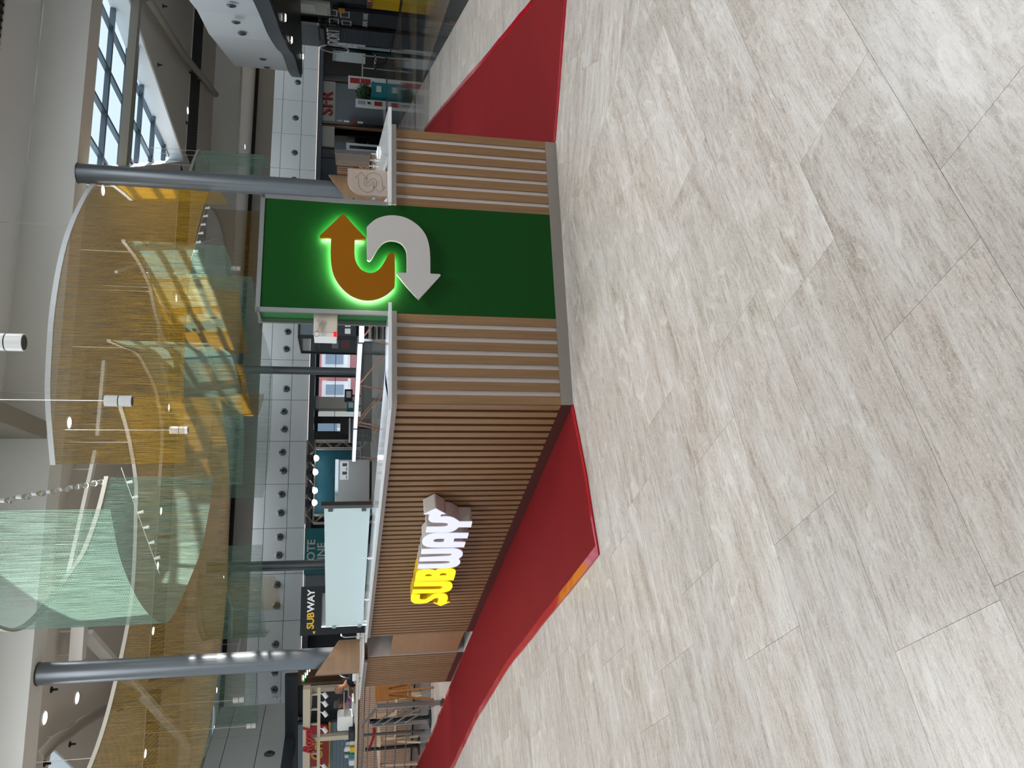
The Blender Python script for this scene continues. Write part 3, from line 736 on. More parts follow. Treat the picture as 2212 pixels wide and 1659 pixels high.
# crank box fixed on the tower's left side
a = KA.px(678, 676, .02); b = KA.px(729, 676, .02)
t = thing('crank_box', 'cream control box with a ring lever and red lamp on the tower side', 'control box', KA.w(.609-.002, .0, 0), KA.a)
z1_, z0_ = a[2], b[2]
obj('housing', BX(-.13, .0, .03, .17, z0_, z1_), 'cream_plastic', t, bevel=.006)
obj('side_cover', BX(-.162, -.131, .035, .165, z0_+.003, z1_-.003), 'white_paint', t, bevel=.004)
bm = bmesh.new(); tube(bm, [(-.06, .028, z1_-.035), (-.06, .010, z1_-.035)], .018, 14); tube(bm, [(-.065, .018, z1_-.04), (-.135, .012, z1_-.035+.012)], .008, 8)
ring = [(-.152+.018*math.cos(k*.524), .012, z1_-.02+.018*math.sin(k*.524)) for k in range(13)]; tube(bm, ring, .0035, 6)
obj('lever', bm, 'fascia', t, smooth=True)
obj('red_lamp', BX(-.160, -.132, .018, .034, z0_+.002, z0_+.022), 'red_led', t)

# ------------------------------------------------------------------ posts, beams, ceiling
ZB, ZC = 5.21, 6.05
def column(name, label, x, y, r, z0, z1, clad=None, cat='column'):
    t = thing(name, label, cat, (x, y, 0)); bm = bmesh.new(); lathe(bm, [(r, z0), (r, z1)], 0, 0, 40); obj('shaft', bm, 'post', t, smooth=True)
    bm = bmesh.new(); lathe(bm, [(r+.008, z1-.012), (r+.008, z1)], 0, 0, 40); obj('collar', bm, 'steel_dark', t, smooth=True)
    return t
def at_az(azd, D): a = R_(azd); return Vector((math.sin(a)*D, math.cos(a)*D, 0))
pL = at_az(-19.03, 11.5); pR = at_az(13.37, 12.4)
tL = column('round_column', 'grey metal round column on the left with oak cladding at its foot', pL.x, pL.y, .136, 0, ZB)
tR = column('round_column', 'grey metal round column beside the green tower with oak cladding at its foot', pR.x, pR.y, .136, 0, ZB)
def cladding(parent, r, zlo, zhi, dirang):
    """split half-round shell cut off at a slope: high on one side, low on the other"""
    bm = bmesh.new(); n = 36; inn = []; out = []
    for j in range(n+1):
        a = dirang-math.pi + 2*math.pi*j/n
        k = .5+.5*math.cos(a-dirang); z = zlo+(zhi-zlo)*k
        for lst, rr in ((inn, r), (out, r+.022)): lst.append((bm.verts.new((rr*math.cos(a), rr*math.sin(a), .0)), bm.verts.new((rr*math.cos(a), rr*math.sin(a), z))))
    for l in (inn, out):
        for a, b in zip(l, l[1:]): bm.faces.new((a[0], b[0], b[1], a[1]))
    for a, b, c, d in zip(inn, inn[1:], out, out[1:]): bm.faces.new((a[1], b[1], d[1], c[1]))
    return obj('cladding', bm, 'oak_h', parent, smooth=True)
zz = lambda x, y, D: PD(x, y, D).z
cladding(tL, .20, zz(732, 1392, 11.5), zz(681, 1446, 11.4), R_(199))
cladding(tR, .20, zz(757, 425, 12.3), zz(710, 393, 12.4), R_(-13.4))
pM = at_az(.7, 24.0); pN = at_az(-12.86, 24.0); pO = at_az(20.5, 33)
column('round_column', 'thin grey round column far behind the prep line', pM.x, pM.y, .115, 0, 5.2)
column('round_column', 'thin grey round column far behind the frosted screen', pN.x, pN.y, .145, 0, 5.2)

def gpoly(pts): return [tuple(G.w(s, d)[:2]) for s, d in pts]
def gbox(name, s0, s1, d0, d1, z0, z1, m):
    bm = BX(s0, s1, d0, d1, z0, z1); o = struct(name, bm, m); o.location = G.w(0); o.rotation_euler = (0, 0, G.a); return o
me = outline([[(-17, -36), (17, -36), (17, -.001), (-17, -.001)], [(.9, -3.6), (1.4, -1.45), (4.4, -1.45), (5.2, -2.4), (4.6, -3.9)]], .11)  # second loop: opening added out of view to let sun reach the curtains
c_ = struct('ceiling', me, 'ceil_front'); c_.location = G.w(0, 0, 5.895); c_.rotation_euler = (0, 0, G.a)
for nm, q in (('wall_right', (17, 17.2, -36, .4)), ('wall_right', (29.8, 30, .5, 26))):  # side walls out of view, added to keep low sun off the floor
    gbox(nm, *q, 0, 6.0, 'cream_wall')
gbox('trim_1', -16, 16, 0, .46, ZB, 6.5, 'beam')
gbox('trim_2', -26, 30, 14.8, 15.3, ZB, 6.5, 'beam')
# triangular roof lights, in grid coordinates
LIGHTS = {'a': [(9.50, .46), (8.62, 10.95), (5.56, 5.28), (3.15, .46)],
          'b': [(-5.38, 3.78), (-12, 1.2), (-12, 9), (-6.03, 5.07)],
           'd': [(-7.45, 19.72), (-8.14, 22.0), (-9.8, 22.1), (-11.5, 20.6)]}
me = outline([[(-26, .46), (30, .46)] + [G.l(FC.w(s_, 6.2))[:2] for s_ in (28, -24)]] + list(LIGHTS.values()), .04)
c_ = struct('ceiling', me, 'ceil'); c_.location = G.w(0, 0, ZC+.02); c_.rotation_euler = (0, 0, G.a)
def isect(poly, axis, v):
    xs = []
    for i, p in enumerate(poly):
        q = poly[i-1]
        if (p[axis] > v) != (q[axis] > v): t_ = (v-p[axis])/(q[axis]-p[axis]); xs.append(p[1-axis]+(q[1-axis]-p[1-axis])*t_)
    return sorted(xs)
for key, poly in LIGHTS.items():
    lab = {'a': 'large wedge-shaped roof light at upper right, with grey glazing bars', 'b': 'wedge roof light at the far upper left corner', 'c': 'small roof light in the middle of the ceiling grille',
           'd': 'distant wedge roof light at left beyond the curtains'}[key]
    t = thing('roof_light', lab, 'skylight', G.w(0, 0, ZC+.04), G.a)
    bm = bmesh.new(); k = len(poly); H_ = .42
    for i in range(k):
        a, b = poly[i-1], poly[i]; v = [bm.verts.new(q) for q in ((a[0], a[1], -.04), (b[0], b[1], -.04), (b[0], b[1], H_), (a[0], a[1], H_))]; bm.faces.new(v)
    obj('reveal', bm, 'reveal', t)
    ss = [p[0] for p in poly]; dd_ = [p[1] for p in poly]
    for axis, step, lo, hi, ww in ((0, .98, min(ss), max(ss), .06), (1, 1.28, min(dd_), max(dd_), .09)):
        v = lo+step*.6
        while v < hi-.1:
            x = isect(poly, axis, v)
            if len(x) >= 2 and x[-1]-x[0] > .15:
                bm = bmesh.new(); p_, q_ = ((v, x[0], H_-.03), (v, x[-1], H_-.03)) if axis == 0 else ((x[0], v, H_-.05), (x[-1], v, H_-.05))
                bar(bm, p_, q_, ww, .10); obj('glazing_bar', bm, 'mullion', t)
            v += step
    if key == 'a':
        for vv, z, ww, hh, m_ in ((2.35, .20, .22, .25, 'mullion'), (6.2, .22, .16, .2, 'mullion')):
            x = isect(poly, 1, vv); bm = bmesh.new(); bar(bm, (x[0], vv, z), (x[-1], vv, z), ww, hh); obj('cross_beam', bm, m_, t)
# beige bar under the big roof light and other bars, hung below the ceiling
def hung_bar(pxs, z, w_, h_, m_, label, name='ceiling_bar', z2=None):
    a = PZ(*pxs[0], z); b = PZ(*pxs[1], z2 if z2 else z); t = thing(name, label, 'bar', tuple(a))
    bm = bmesh.new(); bar(bm, (0, 0, 0), b-a, w_, h_); obj('rail', bm, m_, t)
    bm = bmesh.new()
    for k in (.15, .85):
        p = (b-a)*k; tube(bm, [p, p+Vector((0, 0, ZC-(a+p).z))], .012, 6)
    obj('hanger', bm, 'wire', t); return t
hung_bar([(298, -30), (266, 362)], 5.95, .20, .16, 'bar_taupe', 'straight beige bar crossing below the large roof light')
hung_bar([(185, 1367), (431, 1637)], 5.75, .10, .22, 'beam', 'long diagonal white bar seen through the gold curtain at left')
hung_bar([(172, 1352), (167, 1425)], 5.75, .22, .20, 'beam', 'short white bar left of the near green curtain')
hung_bar([(226, 780), (212, 942)], 5.75, .14, .06, 'beam', 'pale bar seen through the large gold curtain, upper middle')
hung_bar([(207, 977), (150, 1240)], 5.75, .14, .06, 'beam', 'pale bar passing behind the near green curtain')
hung_bar([(340, 590), (347, 748)], 5.75, .16, .08, 'beam', 'pale bar behind the gold curtain, right of its middle')
hung_bar([(251, 587), (479, 510)], 5.6, .05, .05, 'tube_white', 'bright thin diagonal tube between the gold and green curtains')
hung_bar([(568, 1180), (505, 1440)], 5.3, .06, .06, 'tube_white', 'thin white tube in front of the shop frieze at left', z2=5.3)
def arc(pxs, z, label, r=.09):
    P = [PZ(x, y, z) for x, y in pxs]; t = thing('curved_rail', label, 'rail', tuple(P[0])); bm = bmesh.new()
    S = spline([p-P[0] for p in P], 5)
    tube(bm, S, r*1.05, 12)
    obj('rail', bm, 'bar_taupe', t, smooth=True)
    bm = bmesh.new()
    for k in (len(S)//4, len(S)*3//4): tube(bm, [S[k], S[k]+Vector((0, 0, ZC-z))], .012, 6)
    obj('hanger', bm, 'wire', t)
arc([(318, -6), (354, 51), (396, 117), (440, 171), (466, 204)], 5.85, 'curved beige rail below the ceiling at the upper right')
arc([(80, 1640), (120, 1601), (145, 1586), (179, 1561), (233, 1533), (280, 1511), (331, 1480), (392, 1468)], 5.8, 'curved beige rail below the ceiling at the upper left')
# air grilles set in the ceiling
def grille(s0, s1, d0, d1, z, label):
    t = thing('air_grille', label, 'grille', G.w(s0, d0, z), G.a)
    obj('frame', BX((0, s1-s0, 0, .03, -.02, 0), (0, s1-s0, d1-d0-.03, d1-d0, -.02, 0)), 'beam', t)
    obj('duct', BX(0, s1-s0, .03, d1-d0-.03, -.004, 0), 'black', t)
    bm = bmesh.new(); x = .04
    while x < s1-s0: box(bm, x, x+.035, .03, d1-d0-.03, -.018, -.006); x += .11
    o = obj('blades', bm, 'grille', t); o['kind'] = 'stuff'
grille(8.9, 24, 10.9, 12.4, ZC, 'long dark air grille in the ceiling right of the large roof light')
grille(-22, 8.2, 10.3, 12.0, ZC, 'long dark air grille in the ceiling behind the bead curtains')
ga = G.l(PZ(8, 118, 5.83)); gb = G.l(PZ(12, 4, 5.83))
grille(ga[0], ga[0]+8, gb[1]-1.3, gb[1], 5.84, 'dark air grille in the nearer ceiling at the top corner')
ja = G.px(104, 911, 0); jb = G.px(104, 948, 0)
print('joist', ja, jb)
gbox('trim_6', jb[0], ja[0], -3.2, -.001, ja[2], 5.839, 'bar_taupe')
# ceiling spots
n_ = 0
SPOT = [(404,239,'beside the large roof light'),(94,1551,'at the upper left, nearest the beam'),(164,1508,'left, right of the column'),(147,913,'behind the big gold curtain, left part'),(363,880,'seen above the small gold curtain'),(346,1104,'seen through the hanging gold and green beads'),(339,1222,'behind the near green curtain'),(329,1363,'right of the left column, through gold beads'),(312,1628,'far left through gold beads'),(379,644,'right of the middle, through gold beads'),(482,1249,'above the small far curtains'),(220,411,'next to the right column'),(467,1491,'left, near the distant roof light'),(528,317,'above the small green curtain'),(462,1574,'far left beyond the distant roof light')]
sp0 = None
for x, y, w_ in SPOT:
    p = PZ(x, y, ZC)
    if sp0 is None:
        sp0 = thing('ceiling_spot', '', 'spotlight', tuple(p), 0, 'lit round ceiling spots')
        bm = bmesh.new(); lathe(bm, [(.12, 0), (.12, -.012), (.10, -.02)], 0, 0, 20); obj('ring', bm, 'white_paint', sp0, smooth=True)
        bm = bmesh.new(); lathe(bm, [(.098, -.0201), (.09, -.026)], 0, 0, 20); obj('lens', bm, 'down_on', sp0); o = sp0
    else: o = dup(sp0, tuple(p))
    o['label'] = 'lit round ceiling spot '+w_
for i, (x, y, w_) in enumerate([(352,13,'at the very top right edge'),(341,140,'between roof light and curved rail'),(402,265,'near the lit spot'),(409,156,'by the curved rail at right'),(110,1490,'at upper left by the column'),(150,1608,'by the left curved rail'),(255,1533,'under the left curved rail'),(95,1650,'at the upper left corner'),(310,1645,'left edge, through gold beads'),(200,1110,'above the bulb string')]):
    p = PZ(x, y, ZC); t = thing('sprinkler', 'small black ceiling sensor '+w_, 'sensor', tuple(p)) if i == 0 else dup(t, tuple(p), label='small black ceiling sensor '+w_)
    if i == 0:
        bm = bmesh.new(); lathe(bm, [(.05, 0), (.05, -.02)], 0, 0, 12); obj('base', bm, 'black', t); bm = bmesh.new(); tube(bm, [(0, 0, -.02), (0, 0, -.10)], .02, 8); obj('stem', bm, 'black', t)

# ------------------------------------------------------------------ far shop frieze
fz = struct('wall_back', BX(-11.5, 26, .03, .5, 2.76, 4.49), 'joint'); fz.location = FC.w(0); fz.rotation_euler = (0, 0, FC.a)
js = [.39-1.535*k for k in range(8, 0, -1)] + [.39+1.6*k for k in range(0, 17)]
for a, b in zip(js, js[1:]):
    for z0, z1 in ((2.76, 3.36), (3.36, 4.12), (4.12, 4.49)):
        o = obj('panel', BX(max(a, -11.5)+.008, b-.008, 0, .029, z0+.008, z1-.008), 'frieze', fz)
o_tr = o = struct('trim_3', BX(-12, 26, -.03, .6, 2.55, 2.759), 'band'); o.location = FC.w(0); o.rotation_euler = (0, 0, FC.a)
ORD = 'first second third fourth fifth sixth seventh eighth ninth tenth eleventh twelfth thirteenth fourteenth fifteenth sixteenth seventeenth eighteenth nineteenth twentieth'.split()
NOZ = [(643,178),(638,255),(636,330),(635,388),(621,717),(618,754),(618,840),(613,889),(614,927),(610,977),(612,1017),(608,1068),(606,1108),(604,1160),(602,1199),(598,1263),(597,1308),(595,1392),(593,1452),(592,1490)]
nz = None
for i, (x, y) in enumerate(NOZ):
    q = FC.px(x, y, 0)
    zq = 3.74 if 3.3 < q[2] < 4.2 else q[2]
    if nz is None:
        nz = thing('air_nozzle', '', 'nozzle', FC.w(q[0], 0, q[2]), FC.a, 'round air nozzles on the white frieze')
        bm = bmesh.new(); prof = [(.125, -.001), (.125, -.015), (.095, -.04), (.06, -.05)]; lathe(bm, prof, 0, 0, 24); me = fin(bm, True); me.transform(Matrix.Rotation(R_(-90), 4, 'X')); obj('ring', me, 'shutter', nz)
        bm = bmesh.new(); lathe(bm, [(.046, -.002), (.046, -.056)], 0, 0, 20); me = fin(bm); me.transform(Matrix.Rotation(R_(-90), 4, 'X')); obj('throat', me, 'black', nz); o = nz
    else: o = dup(nz, FC.w(q[0], 0, q[2]))
    o['label'] = 'round grey air nozzle on the white frieze, %s from its right end' % ORD[i]
obj('light_edge', BX(-11.5, 26, -.045, -.031, 2.735, 2.757), 'edge_glow', o_tr)
# hall end wall above the frieze, left bulkhead
o = struct('wall_far', BX(-30, 34, 6.2, 6.4, 2.61, 6.2), 'ceil'); o.location = FC.w(0); o.rotation_euler = (0, 0, FC.a)
q1 = FC.px(544, 150, 6.15)[2]; q2 = FC.px(560, 150, 6.15)[2]
t = thing('air_grille', 'distant dark air grille strip high on the end wall above the white frieze', 'grille', FC.w(-20, 6.15, q2), FC.a)
obj('duct', BX(0, 44, 0, .04, 0, q1-q2), 'black', t)
bm = bmesh.new()
for k in range(8): box(bm, 0, 44, -.02, -.001, k*(q1-q2)/8, k*(q1-q2)/8+.03)
o = obj('blades', bm, 'grille', t); o['kind'] = 'stuff'
SB = Fr(-8.5, 21.4, 264)
o = struct('wall_left', BX(0, 9, -.6, -.03, 2.75, 4.5), 'joint'); o.location = SB.w(0); o.rotation_euler = (0, 0, SB.a)
for k in range(6):
    for z0, z1 in ((2.76, 3.36), (3.36, 4.12), (4.12, 4.49)): obj('panel', BX(k*1.5+.008, k*1.5+1.49, -.03, 0, z0+.008, z1-.008), 'frieze', o)
o2 = struct('trim_4', BX(-.3, 9, -.3, .08, 2.53, 2.749), 'band'); o2.location = SB.w(0); o2.rotation_euler = (0, 0, SB.a)
for i, (x, y) in enumerate([(582, 1629)]):
    q = SB.px(x, y, 0); o = dup(nz, SB.w(*q[:1], 0, q[2]), SB.a+math.pi); o['label'] = 'round air nozzle on the nearer left bulkhead'; 
# dark back wall below the frieze, with glazed doors to the street
bw = 1.2
def fwall(name, s0, s1, d, z0, z1, m, th=.15):
    o = struct(name, BX(s0, s1, d, d+th, z0, z1), m); o.location = FC.w(0); o.rotation_euler = (0, 0, FC.a); return o
sx_ = lambda y, x=715: FC.px(x, y, bw)[0]
W = [(sx_(938), sx_(912)), (sx_(901), sx_(880)), (sx_(865), sx_(812)), (sx_(795), sx_(762))]
print('windows', W)
prev = -30
for i, (a, b) in enumerate(W):
    fwall('wall_back', prev, a, bw, 0, 2.56, 'dark_wall'); prev = b
    o = struct('window_%d' % (i+1), BX((a, b, bw+.02, bw+.10, 2.44, 2.56), (a, a+.03, bw+.02, bw+.10, 0, 2.44), (b-.03, b, bw+.02, bw+.10, 0, 2.44), (a, b, bw+.02, bw+.1, 0, .12), (a, b, bw+.04, bw+.07, 1.82, 1.84)), 'dark_wall')
    o.location = FC.w(0); o.rotation_euler = (0, 0, FC.a); obj('pane', BX(a+.03, b-.03, bw+.055, bw+.06, .12, 2.44), 'clear', o)
fwall('wall_back', prev, 4.6, bw, 0, 2.56, 'dark_wall')
fwall('wall_back', 4.6, 26, 3.0, 0, 2.9, 'dark_wall')
o = struct('ceiling', BX(-30, 26, .5, 4, 2.56, 2.6), 'band'); o.location = FC.w(0); o.rotation_euler = (0, 0, FC.a)
# street behind: pink brick building
t = thing('brick_building', 'pink brick building across the street, seen through the glass doors', 'building', FC.w(0, 13, 0), FC.a)
obj('wall', BX(-10, 12, 0, .4, 0, 7), 'brick_pink', t); obj('street_base', BX(-10, 12, -.05, 0, 0, .5), 'awning_green', t, label='green painted base')
SWH = FC.px(710, 872, 10.5)[0]
def bwin(x, y0, y1, zlo, zhi):
    a = FC.px(x, y0, 13)[0]; b = FC.px(x, y1, 13)[0]; a, b = min(a, b), max(a, b)
    w_ = obj('window', BX(a-.15, b+.15, -.12, 0, zlo-.15, zhi+.15), 'win_white', t); obj('pane', BX(a+.05, b-.05, -.14, -.121, zlo+.05, zhi-.05), 'win_glass', w_)
    obj('sill', BX(a-.25, b+.25, -.3, -.12, zlo-.3, zlo-.151), 'win_white', w_)
bwin(710, 765, 790, 1.5, 2.55); bwin(710, 830, 856, 1.45, 2.5)
a = FC.px(710, 925, 13)[0]
t = thing('white_house', 'white street front with green and white striped awning beyond the doors', 'building', FC.w(a-2.4, 10.5, 0), FC.a)
obj('wall', BX(-3, SWH-(a-2.4), 0, .4, 0, 6), 'stone_wall', t)
for k in range(6): obj('stripe', BX(.2+.28*k, .34+.28*k, -.03, -.001, .2, 2.2), 'awning_green' if k % 2 == 0 else 'win_white', t)
obj('window', BX(1.0, 2.0, -.06, -.031, 1.8, 2.8), 'win_glass', t)
g_ = struct('ground_street', BX(-14, 16, 1.4, 13, -.02, .004), 'street'); g_.location = FC.w(0); g_.rotation_euler = (0, 0, FC.a)

# ------------------------------------------------------------------ hanging bead curtains
ZRT, ZRB = 5.0, 3.46
def curtain(label, m_, pts, zt=ZRT, zb=ZRB, rail='rail_grey', sub=5, group='hanging bead curtains', scalloped=0.):
    P = [Vector((p[0], p[1], 0)) for p in pts]; S = spline(P, sub); o_ = S[0]
    t = thing('bead_curtain', label, 'curtain', (o_.x, o_.y, 0))
    bm = bmesh.new(); uvl = bm.loops.layers.uv.new('UVMap'); acc = 0; cols = []
    NZ = 6
    for i, p in enumerate(S):
        if i: acc += (p-S[i-1]).length
        cols.append((acc, [bm.verts.new((p.x-o_.x, p.y-o_.y, zb+(zt-.03-zb)*k/NZ)) for k in range(NZ+1)]))
    for (u0, a), (u1, b) in zip(cols, cols[1:]):
        for k in range(NZ):
            f = bm.faces.new((a[k], b[k], b[k+1], a[k+1])); h = (zt-.03-zb)/NZ
            for l, uv in zip(f.loops, ((u0, k*h), (u1, k*h), (u1, (k+1)*h), (u0, (k+1)*h))): l[uvl].uv = uv
    me = bpy.data.meshes.new('beads'); bm.to_mesh(me); bm.free()
    for p in me.polygons: p.use_smooth = True
    o = obj('bead_strands', me, m_, t); o['kind'] = 'stuff'
    bm = bmesh.new()
    for a, b in zip(S, S[1:]): bar(bm, (a.x-o_.x, a.y-o_.y, zt), (b.x-o_.x, b.y-o_.y, zt), .035, .06)
    obj('rail', bm, rail, t)
    k = len(S)
    for i in (k//6, k//2, k-1-k//6):
        bm = bmesh.new(); q = S[i]; tube(bm, [(q.x-o_.x, q.y-o_.y, zt), (q.x-o_.x, q.y-o_.y, ZC if G.l(q)[1] > .46 else (5.84 if G.l(q)[1] < 0 else ZB))], .005, 5); obj('wire', bm, 'wire', t)
    return t
def fz_(pxs, z): return [PZ(x, y, z) for x, y in pxs]
CV1 = [(2.96,14.05),(2.96,13.4),(2.92,12.76),(2.74,12.1),(2.33,11.53),(1.68,10.93),(.87,10.56),(.07,10.44),(-.38,10.46),(-1.09,10.65)]
curtain('largest gold bead curtain, curving from the right column across the upper middle', 'mail_gold', CV1, rail='tube_white')
CV2 = [tuple(PZ(x, y, 3.46)[:2]) for x, y in ((238, 1100), (247, 1150), (259, 1205), (280, 1260), (304, 1305), (330, 1335), (355, 1346), (380, 1318))]+[(-2.60,11.3),(-2.42,11.9),(-1.98,12.5),(-1.51,12.9)]
curtain('big U-shaped green bead curtain nearest the camera at the upper left', 'mail_green', CV2)
CV3 = [(-.3,13.4),(-.93,14.08),(-1.73,14.61),(-2.26,14.67),(-3.39,14.59),(-4.18,14.25),(-5.19,13.2),(-5.64,12.29),(-5.8,11.4)]
curtain('long gold bead curtain hanging left, behind the green one', 'mail_gold_soft', CV3)
CV6 = [(.56,12.9),(.5,13.7),(.42,14.6),(.1,15.4),(-.2,15.95),(-.7,16.4),(-1.2,16.6),(-2.1,16.4)]
curtain('green bead curtain with a bright band, in the middle behind the gold one', 'mail_green', CV6)
CV7 = [(.3,16.4),(-.04,16.86),(-.43,17.37),(-.66,17.95),(-.82,18.6),(-.8,19.4),(-.57,20.2),(-.36,20.6)]
curtain('small glowing gold bead curtain ending above the prep line', 'mail_gold', CV7)
CV8 = [(2.2,17.5),(1.4,19.0),(.97,20.9),(.61,22.0),(.22,22.9),(-1.1,22.7),(-2.24,22.06),(-2.98,20.7)]
curtain('long pale green bead curtain in front of the frieze, centre', 'mail_green_far', CV8)
CV4 = [(2.2,13.6),(2.0,14.6),(1.6,15.6),(1.2,16.6),(.9,17.6)]
curtain('narrow green bead curtain behind the big gold one, right part', 'mail_green', CV4)
CV5 = [(1.9,15.2),(1.2,15.9),(.7,16.8),(.55,17.4)]
curtain('gold bead curtain seen through the larger gold one at its middle', 'mail_gold', CV5)
CV9 = [(4.42,21.5),(4.55,22.3),(4.45,23.3),(4.2,24.0),(3.7,24.6),(3.0,25.1)]
curtain('sunlit gold bead curtain beside the top of the green tower', 'mail_gold', CV9)
CV10 = [(4.66,18.9),(5.1,19.4),(5.45,19.9),(5.58,20.4),(5.5,21.2)]
curtain('small pale green bead curtain right of the right column', 'mail_green_far', CV10)
CV11 = [(-4.75,19.6),(-4.9,20.3),(-5.6,20.9),(-6.4,21.7),(-7.0,22.6)]
CV11 = [(-5.0,21.2),(-5.35,20.6),(-6.2,20.9),(-6.9,21.9),(-7.05,22.8)]
curtain('small green bead curtain far left, in front of the gold one', 'mail_green_far', CV11)
CV11y = [(-6.3,26.2),(-6.55,27.0),(-7.2,28.0),(-8.2,29.3),(-9.2,29.2)]
CV11y = [(p[0]*.93, p[1]*.93) for p in CV11y]
curtain('small gold bead curtain far left, close to the frieze', 'mail_gold_far', CV11y)
CV12 = [(-8.3,23.4),(-8.0,22.5),(-8.3,21.6)]
CV12 = [tuple(PZ(x, y, 5.0)[:2]) for x, y in ((486, 1447), (492, 1475), (494.5, 1520), (494.6, 1565), (491, 1634), (484, 1690))]
CV12 = [(p[0]*.76, p[1]*.76) for p in CV12]
curtain('pale green bead curtain at the left edge, before the bulkhead', 'mail_green_far', CV12)
CV13 = [tuple(PZ(x, y, 5.0)[:2]) for x, y in ((440, 1637), (432, 1660), (420, 1700))]
curtain('gold bead curtain cut by the left edge of the view', 'mail_gold', CV13)
CV14 = [tuple(PZ(x, y, 5.0)[:2]) for x, y in ((440, 1180), (436, 1220), (440, 1275), (445, 1322), (452, 1363), (462, 1374), (470, 1366))]
CV14 = [(p[0]*.97, p[1]*.97) for p in CV14]
curtain('thin green bead curtain behind the long gold one at left', 'mail_green_far', CV14)

# pendant cylinders
def pendant(x, y, D, r, h, w_, lit=True):
    p = PD(x, y, D); t = thing('pendant_lamp', w_, 'lamp', tuple(p))
    bm = bmesh.new(); lathe(bm, [(r*.6, h*.52), (r, h*.5), (r, h*.02)], 0, 0, 24); obj('body', bm, 'white_paint', t, smooth=True)
    bm = bmesh.new(); lathe(bm, [(r*.93, h*.02), (r*.93, -h*.02)], 0, 0, 24); obj('ring', bm, 'black', t, smooth=True)
    bm = bmesh.new(); lathe(bm, [(r, -h*.02), (r, -h*.48)], 0, 0, 24); obj('lower_body', bm, 'white_paint', t, smooth=True)
    bm = bmesh.new(); lathe(bm, [(r*.86, -h*.478), (r*.86, -h*.486)], 0, 0, 20); obj('diffuser', bm, 'steel_dark', t)
    zt = (5.84 if G.l(p)[1] < 0 else ZC)-p.z
    bm = bmesh.new(); tube(bm, [(0, 0, h*.5), (0, 0, zt)], .0045, 6); obj('cord', bm, 'white_paint', t)
pendant(257, 866, 9.3, .062, .28, 'white cylinder pendant in front of the large gold curtain, the larger of two there')
pendant(14, 739, 6.3, .064, .24, 'white cylinder pendant cut by the top of the view')
pendant(387, 929, 13.0, .058, .27, 'smaller grey cylinder pendant in front of the gold curtains')
pendant(516, 1512, 19.5, .062, .24, 'small pendant at left, in front of the distant roof light')
pendant(543, 1568, 19.5, .055, .2, 'small pendant at the far left over the green curtain')
pendant(580, 1600, 22, .058, .2, 'small pendant nearest the left bulkhead')
pendant(598, 1507, 26, .055, .24, 'tiny pendant in front of the frieze left of the bulkhead')
pendant(510, 670 if 0 else 580, 20.0, .055, .22, 'small pendant behind the sunlit gold curtain by the green tower')
# bulb string
A_ = PD(229, 1034, 12.3); A_.z = PZ(229, 1034, 5.0).z; B_ = PD(-40, 1092, 8.4)
bs = [(13, 1081), (50, 1073), (82, 1066), (112, 1062), (137, 1057), (160, 1052), (179, 1049), (197, 1045), (211, 1041)]
pts = []; b0 = None
cz = []
for i, (x, y) in enumerate(bs):
    D = 8.9+(12.0-8.9)*i/8; p = PD(x, y, D); cz.append(p+Vector((0, 0, .075)))
    if b0 is None:
        b0 = thing('light_bulb', '', 'bulb', tuple(p), 0, 'bulbs on the string')
        bm = bmesh.new(); lathe(bm, [(.006, .075), (.022, .065), (.024, .02), (.018, .012)], 0, 0, 12); obj('socket', bm, 'white_paint', b0, smooth=True)
        bm = bmesh.new(); lathe(bm, [(.014, .011), (.020, 0), (.034, -.03), (.036, -.05), (.026, -.072), (.008, -.082)], 0, 0, 14); obj('glass', bm, 'glass_bulb', b0, smooth=True); o = b0
    else: o = dup(b0, tuple(p))
    o['label'] = 'clear unlit bulb with white socket, number %s from the camera on the string' % ['one', 'two', 'three', 'four', 'five', 'six', 'seven', 'eight', 'nine'][i]
t = thing('bulb_cable', 'cable carrying the clear bulbs up to the green curtain rail', 'cable', tuple(B_)); bm = bmesh.new()
tube(bm, [q-B_ for q in ([B_]+cz+[A_])], .004, 5); obj('cord', bm, 'steel_dark', t)
for j, (pp, lb) in enumerate(((((448, 433), (412, 565)), 'sunlit string with small bulbs between the right curtains'), (((345, 1240), (262, 1010)), 'faint bulb string behind the near green curtain'))):
    a = PD(*pp[0], 17 if j == 0 else 13.5); b = PD(*pp[1], 15 if j == 0 else 13.5); t = thing('bulb_string', lb, 'light string', tuple(a)); bm = bmesh.new(); tube(bm, [(0, 0, 0), b-a], .005, 5); obj('cord', bm, 'wire', t)
    for k in range(1, 7):
        q = (b-a)*k/7; bm = bmesh.new(); tube(bm, [q, q+Vector((.02, 0, -.09))], .018, 8, .028); obj('bulb', bm, 'wire', t, smooth=True)

# ------------------------------------------------------------------ pale slatted food stand at left, with two people
CS = Fr(-4.55, 15.41, 165)         # counter face, s runs to the left; +d is towards the camera
LCS = 6.2
t = thing('food_stand', 'pale slatted food stand at far left with a light counter top', 'stand', CS.w(0), CS.a)
obj('backing', BX(0, LCS, -.06, -.02, .02, 1.10), 'slat_pale', t)
me = fin(BX(0, .034, -.02, 0, .04, 1.09)); me.materials.append(MATS['slat_pale']); me.name = 'slat'
for i in range(int(LCS/.045)):
    o = obj('slat', me, None, t); o.location = (i*.045+.003, 0, 0)
obj('counter_top', BX(-.03, LCS+.05, -.65, .05, 1.12, 1.165), 'cream_plastic', t, bevel=.004)
obj('carcass', BX(.02, LCS, -.6, -.061, .02, 1.119), 'wood_brown', t)
obj('inner_counter', BX(.5, LCS, -2.3, -1.7, 0, 1.02), 'wood_brown', t)
